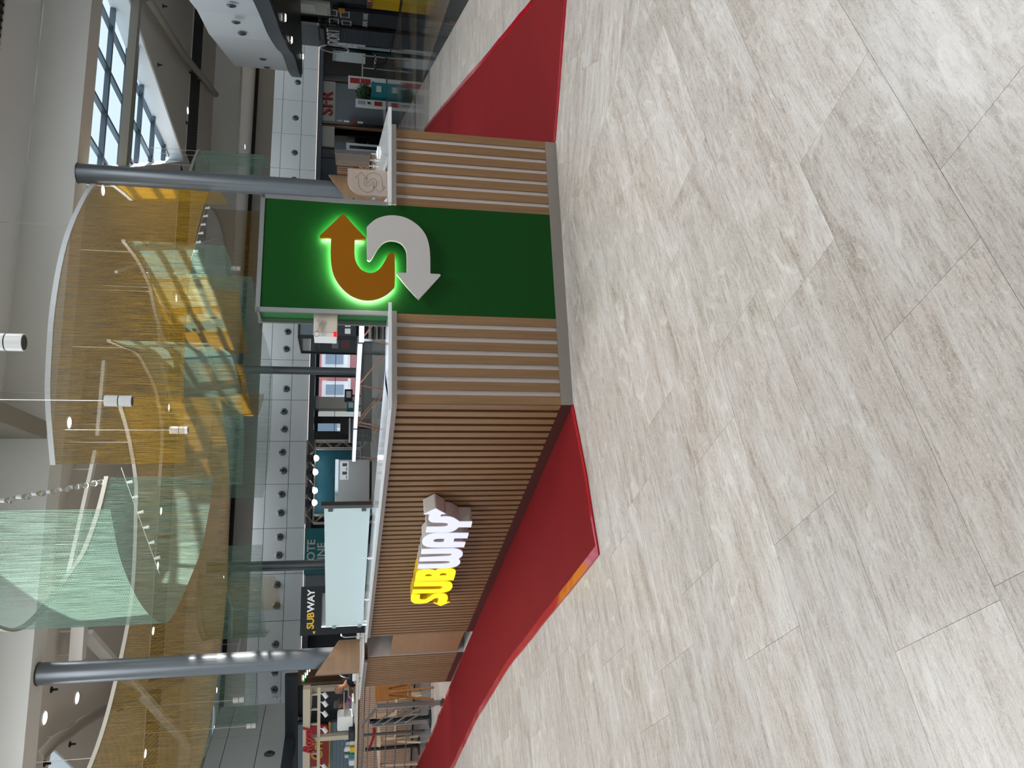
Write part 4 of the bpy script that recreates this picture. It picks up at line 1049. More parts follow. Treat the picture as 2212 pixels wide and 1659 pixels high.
# truss frame over the stand
def cs(x, y, d=-.3): return CS.px(x, y, d)
zt0 = cs(676, 1480)[2]
t = thing('frame_truss', 'pale square-section frame standing over the slatted food stand', 'frame', CS.w(0), CS.a)
s0 = cs(700, 1487)[0]; s1 = cs(700, 1592)[0]
zbeam = 2.06
obj('beam', BX(s0-.06, LCS+1.2, -.36, -.22, zbeam, zbeam+.14), 'pine_truss', t)
obj('beam', BX(s0-.06, LCS+1.2, -.33, -.25, zbeam-.20, zbeam-.14), 'pine_truss', t)
for i in range(14): obj('brace', BX(s0+.1+i*.35, s0+.13+i*.35, -.31, -.27, zbeam-.14, zbeam), 'pine_truss', t)
sr_ = CS.px(700, 1487, -1.6)[0]; obj('post', BX(sr_-.05, sr_+.05, -1.65, -1.55, 0, zbeam+.1), 'pine_truss', t); obj('beam', BX(sr_-.05, sr_+.05, -1.549, -.37, zbeam, zbeam+.1), 'pine_truss', t); obj('post', BX(s1-.05, s1+.05, -.34, -.24, 1.1655, zbeam), 'pine_truss', t)
for i, (x, y) in enumerate(((690, 1497), (690, 1515), (688, 1537), (687, 1572), (678, 1652))):
    q = cs(x, y, -.25); p = CS.w(q[0], -.25, 0)
    if i == 0:
        sp = thing('truss_spot', '', 'spotlight', (p.x, p.y, zbeam-.2), CS.a, 'white spots under the stand frame')
        bm = bmesh.new(); tube(bm, [(0, .02, 0), (0, .05, -.06)], .01, 6); obj('stem', bm, 'white_paint', sp)
        bm = bmesh.new(); tube(bm, [(-.03, .05, -.06), (.05, .10, -.13)], .042, 12); obj('head', bm, 'white_paint', sp, smooth=True); o = sp
    else: o = dup(sp, (p.x, p.y, zbeam-.2))
    o['label'] = 'white spotlight hanging from the stand frame, '+('over the bald man', 'over the worker in a cap', 'right of the red script lettering', 'beside the red script lettering', 'at the left edge of the view')[i]
def txt(s, size, fr, s_, d, z, m_, depth=.03, flip=False, bold=0., shear=0., spacing=1., name='lettering', parent=None):
    me = upright(text_mesh(s, size, depth, shear, bold, spacing), fr, s_, d, z, flip)
    return obj(name, me, m_, parent)
q = cs(670, 1602, -.2)
tag(txt('Royal', .26, CS, q[0], -.19, q[2]+.04, 'red_sign', flip=True, shear=.4, bold=.006, name='script_lettering'), 'small red script lettering mounted on the stand frame', 'sign')
q = cs(686, 1613, -2.9)
t = thing('grill_sign', 'round-cornered red sign with yellow letters Grill behind the stand', 'sign', CS.w(q[0], -2.9, q[2]), CS.a)
bm = bmesh.new(); prism(bm, [(-.62, -.22), (-.5, -.26), (.5, -.26), (.62, -.22), (.64, 0), (.6, .22), (-.6, .22), (-.64, 0)], -.03, .03); me = fin(bm, bevel=.01); me.transform(Matrix(((-1,0,0,0),(0,0,1,0),(0,1,0,0),(0,0,0,1)))); obj('board', me, 'red_sign', t)
me = text_mesh('Grill', .38, .02, 0, .01); me.transform(Matrix(((-1,0,0,0),(0,0,1,0),(0,1,0,0),(0,0,0,1)))); me.transform(Matrix.Translation((0, .045, 0))); obj('lettering', me, 'yellow', t)
obj('stroke', BX(-.66, .66, -.04, .0, -.30, -.255), 'yellow', t)
# shutters and walls behind the stand
def cwall(name, x0, x1, d, z0, z1, m_, th=.1):
    o = struct(name, BX(x0, x1, d-th, d, z0, z1), m_); o.location = CS.w(0); o.rotation_euler = (0, 0, CS.a); return o

t = thing('roller_shutter', 'grey roller shutter behind the food stand', 'shutter', CS.w(0, -3.05, 0), CS.a)
s_a = cs(700, 1560, -3.05)[0]
for k in range(26): obj('slat', BX(s_a, s_a+4.2, -.02, .0 if k % 2 else .014, .1+k*.09, .185+k*.09), 'shutter', t)
obj('side_rail', BX(s_a-.08, s_a, -.03, .03, 0, 2.5), 'dark_wall', t)
cwall('wall_left', s_a-.9, s_a-.081, -3.2, 0, 2.7, 'dark_wall')
cwall('wall_left', s_a-1.4, s_a+4.6, -2.95, 2.45, 2.75, 'dark_wall', .15)
# pale corridor walls further right, behind the man
t = thing('slat_screen', 'pale timber wall panels of the corridor behind the bald man', 'wall panel', CS.w(CS.px(700, 1462, -4.6)[0]-.1, -4.6, 0), CS.a)
for k in range(7): obj('board', BX(.1+k*.17, .24+k*.17, -.05, .0, 0, 2.45), 'slat_pale' if k % 2 else 'wood_brown', t)
cwall('wall_left', CS.px(700, 1405, -5.6)[0], CS.px(700, 1530, -5.6)[0], -5.6, 0, 2.6, 'wood_brown')
cwall('wall_left', CS.px(700, 1505, -3.6)[0], CS.px(700, 1516, -3.6)[0], -3.6, 0, 2.5, 'frieze')
for i, (x, y) in enumerate(((668, 1446), (663, 1453), (659, 1459), (654, 1464))):
    p = PZ(x, y, 2.9); p = PD(x, y, 21.5-i*.35)
    if i == 0:
        dl = thing('down_light', '', 'lamp', tuple(p), 0, 'corridor down lights'); bm = bmesh.new(); lathe(bm, [(.055, .0), (.055, -.02)], 0, 0, 14); obj('lens', bm, 'down_on', dl); bm = bmesh.new(); lathe(bm, [(.07, .03), (.07, -.005)], 0, 0, 14); obj('ring', bm, 'white_paint', dl); o = dl
    else: o = dup(dl, tuple(p))
    o['label'] = 'small lit down light in the corridor left of the left column, %s' % ('closest to the column', 'second from the column', 'third from the column', 'furthest from the column')[i]
p = PD(655, 1466, 20.5); tag(obj('exit_sign', BX(-.07, .07, -.02, .02, -.03, .03), 'exit_green'), 'small green exit sign at the corridor mouth', 'sign').location = p

# things on the stand
def onstand(s, d=-.2): p = CS.w(s, d, 1.1655); return tuple(p)
def S_(y, x=765, d=-.25): return CS.px(x, y, d)[0]
t = thing('steel_slicer', 'chrome and black slicer on the stand counter', 'slicer', onstand(S_(1450)), CS.a)
bm = bmesh.new(); lathe(bm, [(.13, -.008), (.13, .008)], 0, 0, 24); me = fin(bm, True); me.transform(Matrix.Rotation(R_(70), 4, 'Y')); me.transform(Matrix.Translation((0, 0, .24))); obj('blade', me, 'chrome', t)
obj('body', BX((-.14, .12, -.12, .12, 0, .09), (-.02, .10, -.05, .08, .09, .28)), 'black_gloss', t, bevel=.008); bm = bmesh.new(); tube(bm, [(-.1, .1, .09), (-.12, .16, .36)], .014, 8); obj('handle', bm, 'steel', t)
tag(obj('white_cloth', BX(-.10, .10, -.07, .07, 0, .08), 'paper', bevel=.025), 'crumpled white cloth bundle beside the slicer', 'cloth').location = onstand(S_(1450), -.12)
t = thing('soap_dispenser', 'clear soap bottle with pump on the stand counter', 'bottle', onstand(S_(1384), -.1)); bm = bmesh.new(); lathe(bm, [(.05, 0), (.05, .14), (.02, .17), (.016, .21), (.004, .27)], 0, 0, 14); obj('body', bm, 'paper', t, smooth=True); obj('pump', BX(-.05, .01, -.01, .01, .20, .22), 'paper', t)
t = thing('tap_unit', 'tall chrome tap on the right end of the stand', 'tap', onstand(S_(1372), -.2)); bm = bmesh.new(); tube(bm, spline([(0, 0, 0), (0, 0, .22), (.03, 0, .3), (.10, 0, .3), (.12, 0, .24)], 4), .016, 8); obj('spout', bm, 'chrome', t, smooth=True); bm = bmesh.new(); lathe(bm, [(.04, 0), (.04, .02)], 0, 0, 12); obj('base', bm, 'chrome', t)
t = thing('coffee_maker', 'white rounded appliance in the middle of the stand counter', 'appliance', onstand(S_(1557), -.3), CS.a); obj('body', BX(-.17, .17, -.13, .13, .04, .36), 'white_paint', t, bevel=.05, smooth=True); obj('foot', BX(-.14, .14, -.1, .1, 0, .045), 'black', t)
t = thing('card_terminal', 'black payment terminal next to the white appliance', 'terminal', onstand(S_(1574), -.1), CS.a); obj('body', BX(-.12, .12, -.08, .08, 0, .13), 'black', t, bevel=.02); obj('screen', BX(-.1, .1, .0801, .084, .03, .11), 'black_gloss', t)
rgs = random.Random(11)
for i in range(9):
    s = S_(1585+7*i); col = ['paper', 'win_glass', 'cream_plastic', 'steel', 'yellow', 'white_paint', 'teal', 'steel', 'paper'][i]; h = [.12, .22, .1, .16, .09, .2, .12, .18, .1][i]
    nm = ['glass jar', 'blue drink carton', 'cream tub', 'steel pot', 'yellow lemon box', 'white canister', 'teal tin', 'steel jug', 'white paper stack'][i]
    t = thing('container', nm+' standing on the left part of the stand counter', 'container', onstand(s, -.2-.1*(i % 2)), CS.a)
    if i in (1, 4, 8): obj('body', BX(-.06, .06, -.05, .05, 0, h), col, t, bevel=.006); obj('lid', BX(-.04, .04, -.03, .03, h+.0005, h+.012), 'paper', t)
    else:
        bm = bmesh.new(); lathe(bm, [(.055, 0), (.06, h*.5), (.055, h)], 0, 0, 14); obj('body', bm, col, t, smooth=True); bm = bmesh.new(); lathe(bm, [(.057, h), (.057, h+.015)], 0, 0, 14); obj('lid', bm, 'steel', t, smooth=True)
t = thing('soft_toy', 'pink and yellow bundle of wrappers beside the worker', 'bag', onstand(S_(1545, 765, -.45), -.45)); 
for q, m_, r in (((0, 0, .17), 'cloth_pink', .065), ((.04, .02, .24), 'yellow', .055), ((-.04, 0, .08), 'cloth_grey', .075)):
    bm = bmesh.new(); bmesh.ops.create_icosphere(bm, subdivisions=2, radius=r); bmesh.ops.translate(bm, vec=q, verts=bm.verts); obj('bundle', bm, m_, t, smooth=True)
t = thing('display_case', 'low glass case with steel trays on the stand counter by the worker', 'display case', onstand(S_(1540), -.35), CS.a)
obj('base', BX(-.3, .3, -.2, .2, 0, .03), 'steel', t); obj('glass', BX(-.29, .29, .15, .158, .03, .22), 'clear', t); obj('lid', BX(-.3, .3, -.2, .16, .221, .24), 'steel', t)
for k in range(4): obj('tray', BX(-.28+.14*k, -.16+.14*k, -.15, .1, .031, .07), 'paper', t)

# people (skin-modifier bodies, one continuous surface each)
def skinned(name, verts, edges, radii, m_, parent, loc=(0, 0, 0), root=0, sub=2):
    me = bpy.data.meshes.new(name); me.from_pydata(verts, edges, []); o = bpy.data.objects.new(name, me); COL.objects.link(o)
    md = o.modifiers.new('s', 'SKIN'); md.use_smooth_shade = True
    for v, r in zip(me.skin_vertices[0].data, radii): v.radius = (r, r) if not isinstance(r, tuple) else r
    me.skin_vertices[0].data[root].use_root = True
    s_ = o.modifiers.new('u', 'SUBSURF'); s_.levels = s_.render_levels = sub
    dg = bpy.context.evaluated_depsgraph_get(); nm = bpy.data.meshes.new_from_object(o.evaluated_get(dg)); bpy.data.objects.remove(o)
    for p in nm.polygons: p.use_smooth = True
    return obj(name, nm, m_, parent)
def person(label, loc, rz, shirt, lower, lean=.0, armf=.35, hair='hair_grey', cap=None, bald=False, height=1.72, apron=None, headtilt=.35):
    """stands at loc facing local -y; arms reach forward holding something at waist height"""
    t = thing('person', label, 'person', loc, rz); k = height/1.72
    V = [(0, 0, .98), (0, 0, 1.12), (0, -lean*.4, 1.30), (0, -lean*.75, 1.44), (0, -lean*.95, 1.51), (0, -lean*1.1-.01, 1.56)]
    E_ = [(0, 1), (1, 2), (2, 3), (3, 4), (4, 5)]; r = [(.16, .12), (.145, .11), (.165, .12), (.13, .09), (.06, .06), (.055, .055)]
    for sx in (-1, 1):
        b = len(V); V += [(sx*.10, 0, .90), (sx*.105, -.01, .50), (sx*.11, .02, .10), (sx*.11, -.12, .05)]; E_ += [(0, b), (b, b+1), (b+1, b+2), (b+2, b+3)]; r += [.09, .065, .045, .04]
        b = len(V); sh = (sx*.19, -lean*.7, 1.42); el = (sx*.25, -lean*.6-.08, 1.15); wr = (sx*.13, -lean*.6-armf, 1.20); hd = (sx*.10, -lean*.6-armf-.07, 1.22)
        V += [sh, el, wr, hd]; E_ += [(3, b), (b, b+1), (b+1, b+2), (b+2, b+3)]; r += [.062, .046, .03, (.036, .02)]
        h = b+3
        for f in range(4):
            c = len(V); V += [(hd[0]-sx*.008*f+sx*.012, hd[1]-.05, hd[2]+.02-.014*f), (hd[0]-sx*.03, hd[1]-.075, hd[2]+.018-.014*f)]; E_ += [(h, c), (c, c+1)]; r += [.010, .008]
        c = len(V); V += [(hd[0]-sx*.03, hd[1]-.02, hd[2]+.035)]; E_ += [(h, c)]; r += [.010]
    V = [(x*k, y*k, z*k) for x, y, z in V]
    body = skinned('body', V, E_, [tuple(q*k for q in a) if isinstance(a, tuple) else a*k for a in r], 'skin', t)
    # clothing: torso and trousers as shells
    def shell(nm, idx_v, idx_e, rad, m_):
        return skinned(nm, [tuple(q*k for q in v) for v in idx_v], idx_e, [tuple(q*k for q in a) if isinstance(a, tuple) else a*k for a in rad], m_, t)
    sv = [(0, 0, .93), (0, 0, 1.12), (0, -lean*.4, 1.30), (0, -lean*.75, 1.43)]; se = [(0, 1), (1, 2), (2, 3)]; sr = [(.21, .16), (.195, .15), (.215, .165), (.18, .13)]
    for sx in (-1, 1): b = len(sv); sv += [(sx*.195, -lean*.7, 1.41), (sx*.235, -lean*.62-.04, 1.28)]; se += [(3, b), (b, b+1)]; sr += [.10, .078]
    shell('shirt', sv, se, sr, shirt)
    lv = [(0, 0, .99)]; le = []; lr = [(.18, .135)]
    for sx in (-1, 1): b = len(lv); lv += [(sx*.10, 0, .88), (sx*.105, -.01, .50), (sx*.11, .02, .12)]; le += [(0, b), (b, b+1), (b+1, b+2)]; lr += [.105, .085, .065]
    shell('trousers', lv, le, lr, lower)
    if apron: obj('apron', BX(-.15*k, .15*k, -.175*k, -.155*k, .55*k, 1.2*k), apron, t, bevel=.005)
    # head
    hz = 1.645*k; hy = (-lean*1.1-.05)*k
    bm = bmesh.new(); bmesh.ops.create_uvsphere(bm, u_segments=20, v_segments=14, radius=1)
    for v in bm.verts:
        x, y, z = v.co; v.co = (x*.078*(1-.12*max(0, -z)), y*.098*(1-.10*max(0, -z)), z*.118)
    me = fin(bm, True); me.transform(Matrix.Rotation(headtilt, 4, 'X')); me.transform(Matrix.Translation((0, hy, hz)) @ Matrix.Scale(k, 4))
    hd = obj('head', me, 'skin', t)
    Mx = Matrix.Translation((0, hy, hz)) @ Matrix.Rotation(headtilt, 4, 'X') @ Matrix.Scale(k, 4)
    def feat(nm, bm, m_): me = fin(bm, True); me.transform(Mx); return obj(nm, me, m_, hd)
    bm = bmesh.new(); tube(bm, [(0, -.090, .015), (0, -.115, -.02)], .009, 8, .016); feat('nose', bm, 'skin')
    for sx in (-1, 1):
        bm = bmesh.new(); bmesh.ops.create_icosphere(bm, subdivisions=1, radius=.011); bmesh.ops.translate(bm, vec=(sx*.03, -.088, .012), verts=bm.verts); feat('eye', bm, 'hair_dark')
        bm = bmesh.new(); bmesh.ops.create_icosphere(bm, subdivisions=1, radius=.02); bmesh.ops.scale(bm, vec=(.5, 1, 1.5), verts=bm.verts); bmesh.ops.translate(bm, vec=(sx*.079, .005, -.005), verts=bm.verts); feat('ear', bm, 'skin')
    bm = bmesh.new(); box(bm, -.022, .022, -.094, -.086, -.052, -.044); feat('mouth', bm, 'paper_red')
    bm = bmesh.new(); bmesh.ops.create_uvsphere(bm, u_segments=20, v_segments=12, radius=1)
    kill = [v for v in bm.verts if (v.co.z < (.35 if cap else .0 if not bald else -.1)) or (bald and v.co.z > .35) or (v.co.y < -.55 and v.co.z < .6)]
    bmesh.ops.delete(bm, geom=kill, context='VERTS')
    for v in bm.verts: v.co = (v.co.x*.084, v.co.y*.104, v.co.z*.124)
    feat('hair', bm, hair)
    if cap:
        bm = bmesh.new(); lathe(bm, [(.092, .045), (.102, .09), (.085, .125), (.03, .135)], 0, 0, 16); box(bm, -.06, .06, -.16, -.07, .045, .055); feat('cap', bm, cap)
    return t
pm = CS.w(CS.px(735, 1460, -1.0)[0], -1.0, 0)
person('bald grey-haired person in a black t-shirt leaning over a tray on the stand', (pm.x, pm.y, 0), R_(-62), 'cloth_black', 'cloth_black', lean=.22, armf=.34, bald=True, height=1.56, headtilt=.5)
pw = CS.w(S_(1518), -1.15, 0)
pw = CS.w(CS.px(728, 1534, -1.15)[0], -1.15, 0)
person('person in a grey cap and black and purple top, facing the bald person', (pw.x, pw.y, 0), R_(62), 'cloth_purple', 'cloth_black', lean=.12, armf=.26, hair='hair_dark', cap='cloth_grey', height=1.55, apron='apron', headtilt=.3)
pt = pm*.5+pw*.5
t = thing('serving_tray', 'white rectangular tray held between the two people', 'tray', (pt.x, pt.y, 1.22), CS.a+.1)
obj('tray_base', BX(-.13, .13, -.09, .09, 0, .01), 'wood_brown', t); obj('tray_rim', BX((-.145, .145, -.105, -.09, 0, .035), (-.145, .145, .09, .105, 0, .035), (-.145, -.13, -.09, .09, 0, .035), (.13, .145, -.09, .09, 0, .035)), 'white_paint', t)
t.rotation_euler = (R_(-38), R_(0), CS.a)

# railings, stanchions, furniture between carpet and stand
def rail_post(name, bm_z, x, y, top):
    pass
r1 = PZ(957, 1517, 0); r2 = PZ(930, 1557, 0)
sv = r2-r1; Lr = sv.length
t = thing('folding_barrier', 'folding metal barrier with diagonal struts at the left carpet edge', 'barrier', (r1.x, r1.y, 0), math.atan2(sv.y, sv.x))
for x, h in ((0, .97), (Lr, .97)):
    obj('post', BX(x-.02, x+.02, -.035, .035, .03, h), 'steel', t, bevel=.008); obj('foot', BX(x-.16, x+.16, -.03, .03, 0, .03), 'steel_dark', t)
for k, (za, zb_) in enumerate(((.78, .93), (.60, .78), (.40, .60), (.22, .42))):
    bm = bmesh.new(); tube(bm, [(0.02, 0, za-.16), (Lr-.02, 0, zb_)], .012, 8); obj('strut', bm, 'steel', t, smooth=True)
bm = bmesh.new(); tube(bm, [(0, 0, .95), (Lr*.75, .02, 1.10), (Lr, .03, 1.12)], .018, 10); obj('handrail', bm, 'steel', t, smooth=True)
# long wire railing behind
ra = Vector((-4.75, 13.3, 0)); rb = Vector((-8.6, 14.9, 0)); sv = rb-ra; Lr = sv.length
t = thing('wire_railing', 'long metal railing with horizontal rails before the chairs', 'railing', tuple(ra), math.atan2(sv.y, sv.x))
for z, r in ((1.08, .022), (.99, .010), (.86, .009), (.68, .009), (.50, .009), (.32, .009)):
    bm = bmesh.new(); tube(bm, [(0, 0, z), (Lr, 0, z)], r, 8); obj('top_rail' if z > 1 else 'rail', bm, 'steel', t, smooth=True)
for x in (.02, 1.55, 2.9, 4.1): obj('post', BX(x-.02, x+.02, -.012, .012, 0, 1.06), 'steel_dark', t)
st = None
for i, (x, y, w_) in enumerate(((930, 1549, 'behind the folding barrier, nearest the carpet'), (905, 1610, 'further left, holding the end of the red belt'))):
    p = PZ(x, y, 0)
    if st is None:
        st = thing('queue_post', '', 'stanchion', tuple(p), 0); bm = bmesh.new(); lathe(bm, [(.17, 0), (.17, .018), (.06, .03), (.035, .05)], 0, 0, 24); obj('base', bm, 'black', st, smooth=True)
        bm = bmesh.new(); lathe(bm, [(.032, .05), (.032, .90)], 0, 0, 16); obj('pole', bm, 'black', st, smooth=True); bm = bmesh.new(); lathe(bm, [(.037, .90), (.037, 1.0)], 0, 0, 16); obj('belt_head', bm, 'black_gloss', st, smooth=True); o = st; s1_ = p
    else: o = dup(st, tuple(p)); s2_ = p
    o['label'] = 'black belt queue post '+w_
t = thing('queue_belt', 'red belt stretched between the two black queue posts', 'belt', (s1_.x, s1_.y, 0)); bm = bmesh.new(); vs = []
for k in range(9):
    q = (s2_-s1_)*(k/8); z = .94-.05*math.sin(math.pi*k/8); vs.append([bm.verts.new((q.x, q.y, z+o_)) for o_ in (-.024, .024)])
for a, b in zip(vs, vs[1:]): bm.faces.new((a[0], b[0], b[1], a[1]))
bmesh.ops.solidify(bm, geom=bm.faces[:], thickness=.004); obj('strap', bm, 'belt_red', t)
ob = None
# easel
p = PZ(936, 1489, 0)
t = thing('wooden_easel', 'folded brown wooden easel standing at the end of the slatted counter', 'easel', (p.x, p.y, 0), R_(35))
for x in (-.10, .0, .10): 
    bm = bmesh.new(); bar(bm, (x*1.6, .0-.12*(x == 0), .0), (x*.5, .0, .72), .03, .04); obj('leg', bm, 'easel_wood', t)
bm = bmesh.new(); prism(bm, [(-.10, .42), (.10, .42), (.135, .93), (-.135, .93)], -.02, .02); me = fin(bm); me.transform(Matrix.Rotation(R_(90), 4, 'X')); obj('board', me, 'easel_wood', t)
obj('crossbar', BX(-.14, .14, -.03, .03, .36, .40), 'easel_wood', t)
# pale wooden chairs and tables
def chair(loc, rz, label, src=None):
    if src: return dup(src, loc, rz, label)
    t = thing('wooden_chair', label, 'chair', loc, rz, 'pale wooden chairs behind the railing')
    obj('seat', BX(-.20, .20, -.20, .20, .44, .465), 'pine', t, bevel=.008); obj('backrest', BX(-.19, .19, .185, .205, .62, .84), 'pine', t, bevel=.008)
    for sx in (-.17, .17):
        bm = bmesh.new(); bar(bm, (sx*1.15, -.2, 0), (sx, -.16, .44), .03, .03); obj('leg', bm, 'pine', t)
        bm = bmesh.new(); bar(bm, (sx*1.15, .22, 0), (sx, .19, .84), .03, .03); obj('leg', bm, 'pine', t)
    obj('stretcher', BX(-.16, .16, -.185, -.165, .2, .23), 'pine', t); return t
def table(loc, label, src=None):
    if src: return dup(src, loc, label=label)
    t = thing('wooden_table', label, 'table', loc, R_(-12), 'pale wooden tables behind the railing')
    obj('tabletop', BX(-.36, .36, -.34, .34, .72, .75), 'pine', t, bevel=.005)
    for sx in (-.3, .3):
        for sy in (-.28, .28): bm = bmesh.new(); bar(bm, (sx, sy, 0), (sx*.92, sy*.92, .72), .04, .04); obj('leg', bm, 'pine', t)
    return t
spots = []
base = Vector((-5.25, 14.75, 0)); dr = CS.u
t0 = table(tuple(base+dr*.2), 'pale wooden table nearest the brown easel'); t1 = table(tuple(base+dr*1.75), 'pale wooden table in the middle behind the railing', t0); t2 = table(tuple(base+dr*3.3), 'pale wooden table at the left edge', t0)
c0 = chair(tuple(base+dr*.75-CS.n*-.25), R_(100), 'pale wooden chair right of the two queue posts'); 
for i, (a, b, rz, lb) in enumerate(((1.2, .3, -95, 'pale wooden chair between the first and middle tables'), (2.35, .25, 95, 'pale wooden chair left of the middle table'), (2.8, .35, -90, 'pale wooden chair near the red belt end'), (3.9, .3, 80, 'pale wooden chair at the left edge of the view'))):
    chair(tuple(base+dr*a+CS.n*b), R_(rz), lb, c0)

# ------------------------------------------------------------------ stage truss, backdrop, sign at the back
def fx(x, y, d): return FC.px(x, y, d)
dT = -2.0
a = fx(664, 951, dT); b = fx(660, 1130, dT); sR, sL = a[0], b[0]; zT = a[2]
t = thing('truss_portal', 'aluminium truss portal holding the teal backdrop and stage lamps', 'truss', FC.w(0, dT, 0), FC.a)
def truss(p, q, w_=.26):
    p = Vector(p); q = Vector(q); s = q-p; L_ = s.length; u = s.normalized(); v = Vector((0, 0, 1)) if abs(u.z) < .5 else Vector((1, 0, 0)); h = Vector((0, 1, 0))
    for i in (0, 1):
        for j in (0, 1):
            o_ = v*w_*i+h*w_*j; bm = bmesh.new(); tube(bm, [p+o_, q+o_], .025, 8); obj('chord', bm, 'truss', t, smooth=True)
    n = max(2, int(L_/.28)); bm = bmesh.new()
    for k in range(n):
        a_ = p+u*L_*k/n; b_ = p+u*L_*(k+1)/n
        if k % 2: a_, b_ = a_+v*w_, b_
        else: b_ = b_+v*w_
        for j in (0, 1): tube(bm, [a_+h*w_*j, b_+h*w_*j], .012, 6)
    obj('lacing', bm, 'truss', t)
truss((sL, 0, zT-.26), (sR, 0, zT-.26)); truss((sR-.26, 0, 0), (sR-.26, 0, zT-.26)); truss((sL, 0, 0), (sL, 0, zT-.26))
bk = obj('backdrop', BX(sL+.2, sR-.25, .3, .33, .3, zT-.25), 'teal_print', None); tag(bk, 'teal printed backdrop with faint dark writing hung in the truss', 'banner'); bk.location = FC.w(0, dT, 0); bk.rotation_euler = (0, 0, FC.a)
for k, (tx, xx, zz_, sz) in enumerate((('Bourgogne', .5, .45, .2), ('pour vous', .4, .75, .2), ('Dijon', .22, .5, .18), ('vins', .75, .8, .16), ('fete', .65, .3, .16))):
    me = upright(text_mesh(tx, sz, .004), Fr(0, 0, 0), 0, 0, 0); me.transform(Matrix.Translation((sL+.4+(sR-sL-.9)*xx, .296, .6+(zT-1.1)*zz_))); obj('lettering', me, 'dark_wall', bk)
lm = None
for i, (x, y) in enumerate(((679, 990), (677, 1020), (676, 1060), (675, 1086))):
    q = fx(x, y, dT-.1); p = FC.w(q[0], dT-.1, q[2])
    if lm is None:
        lm = thing('stage_lamp', '', 'spotlight', tuple(p), FC.a, 'stage lamps on the truss'); bm = bmesh.new(); lathe(bm, [(.07, .10), (.10, .02), (.10, -.03)], 0, 0, 16); obj('body', bm, 'black', lm, smooth=True)
        bm = bmesh.new(); bmesh.ops.create_icosphere(bm, subdivisions=2, radius=.105); bmesh.ops.translate(bm, vec=(0, -.02, -.05), verts=bm.verts); obj('lens', bm, 'lamp_on', lm, smooth=True); obj('yoke', BX(-.12, .12, -.01, .01, .08, .22), 'black', lm); o = lm
    else: o = dup(lm, tuple(p))
    o['label'] = 'bright stage lamp under the truss, %s' % ('furthest right', 'second from the right', 'third from the right', 'furthest left')[i]
q0 = fx(677, 1190, -1.); q1 = fx(677, 1220, -1.)
t = thing('teal_sign', 'teal hanging sign with white letters just left of the truss', 'sign', FC.w(min(q0[0], q1[0])-.3, -1., 1.95), FC.a)
Ws = 1.5; obj('board', BX(0, Ws, 0, .04, 0, .75), 'teal', t); 
for k, s in enumerate(('COTE', 'LINE')):
    me = text_mesh(s, .36, .01, 0, .006); rot_up(me); me.transform(Matrix.Translation((Ws/2-.1, -.01, .52-.33*k))); obj('lettering', me, 'white_paint', t)
p = fx(700, 1235, -.8); t = thing('grey_screen', 'grey hanging board behind the black portal', 'board', FC.w(p[0]-.2, -.8, 1.0), FC.a); obj('board', BX(-1.2, .5, 0, .05, 0, 1.65), 'shutter', t); obj('rim', BX(-1.25, .55, -.01, .06, 1.65, 1.7), 'alu', t)
# dark items among the windows
for i, (x, y, w_, h_, m_, lb) in enumerate(((752, 921, .48, .5, 'black', 'black square loudspeaker before the glass doors'), (753, 852, .36, .26, 'dark_wall', 'grey box with a printed sheet by the glass doors'), (758, 875, .3, .26, 'teal', 'teal notice board beside the pale pillar'))):
    q = fx(x, y, -3.0); p = FC.w(q[0], -3, 0); z = q[2]
    t = thing('loudspeaker' if i == 0 else 'notice_box', lb, 'speaker' if i == 0 else 'board', (p.x, p.y, 0), FC.a); obj('body', BX(-w_/2, w_/2, 0, .3, z-h_/2, z+h_/2), m_, t, bevel=.01); obj('stand', BX(-.03, .03, .12, .18, .02, z-h_/2), 'steel_dark', t); obj('foot', BX(-.25, .25, 0, .3, 0, .02), 'steel_dark', t)
    if i: obj('sheet', BX(-w_*.3, w_*.3, -.008, -.001, z-h_*.3, z+h_*.3), 'paper', t)
q = fx(715, 871, .6); t = thing('pillar', 'pale square pillar between the glass doors', 'pillar', FC.w(q[0], .5, 0), FC.a); obj('shaft', BX(-.22, .22, 0, .44, 0, 2.54), 'cream_wall', t); obj('collar', BX(-.25, .25, -.03, .47, 2.4, 2.5), 'alu', t)
q = fx(700, 948, -.6); t = thing('dark_banner', 'black vertical banner right of the truss', 'banner', FC.w(q[0], -.6, 0), FC.a); obj('cloth', BX(-.35, .28, 0, .04, .1, 2.5), 'black', t); obj('rail', BX(-.4, .33, -.01, .05, 2.5, 2.54), 'steel_dark', t)

# ------------------------------------------------------------------ shop fronts on the right
dS = .35
def sp(y, x=760): return FC.px(x, y, dS)[0]
def shopbox(t, s0, s1, z0, z1, m_, d0=dS, d1=dS+.1, name='panel', **k): return obj(name, BX(s0, s1, d0, d1, z0, z1), m_, t, **k)
sa, sb_ = sp(267), sp(180)
t = thing('phone_shop', 'closed shop with white fascia, three red letters and a grey shutter', 'shop', FC.w(0), FC.a)
zf0 = FC.px(724, 220, dS)[2]; zf1 = FC.px(696, 220, dS)[2]
shopbox(t, sa, sb_, zf0, zf1, 'cream_wall', name='fascia')
me = text_mesh('SFR', .72, .06, 0, .008, 1.08); rot_up(me); q = FC.px(706, 224, dS); me.transform(Matrix.Translation((q[0], dS-.035, q[2]-.02))); obj('lettering', me, 'red_sign', t)
for k in range(30):
    z = .05+k*(zf0-.05)/30; obj('shutter_slat', BX(sa, sb_, dS+.02, dS+.05 if k % 2 else dS+.06, z, z+(zf0-.05)/30-.006), 'shutter', t)
shopbox(t, sa, sb_, 0, .05, 'alu', name='sill'); shopbox(t, sa-.12, sa, 0, zf1, 'steel_dark', dS-.05, dS+.12, name='jamb'); shopbox(t, sb_, sb_+.12, 0, zf1, 'steel_dark', dS-.05, dS+.12, name='jamb')
sc_, sd_ = sp(320), sp(277)
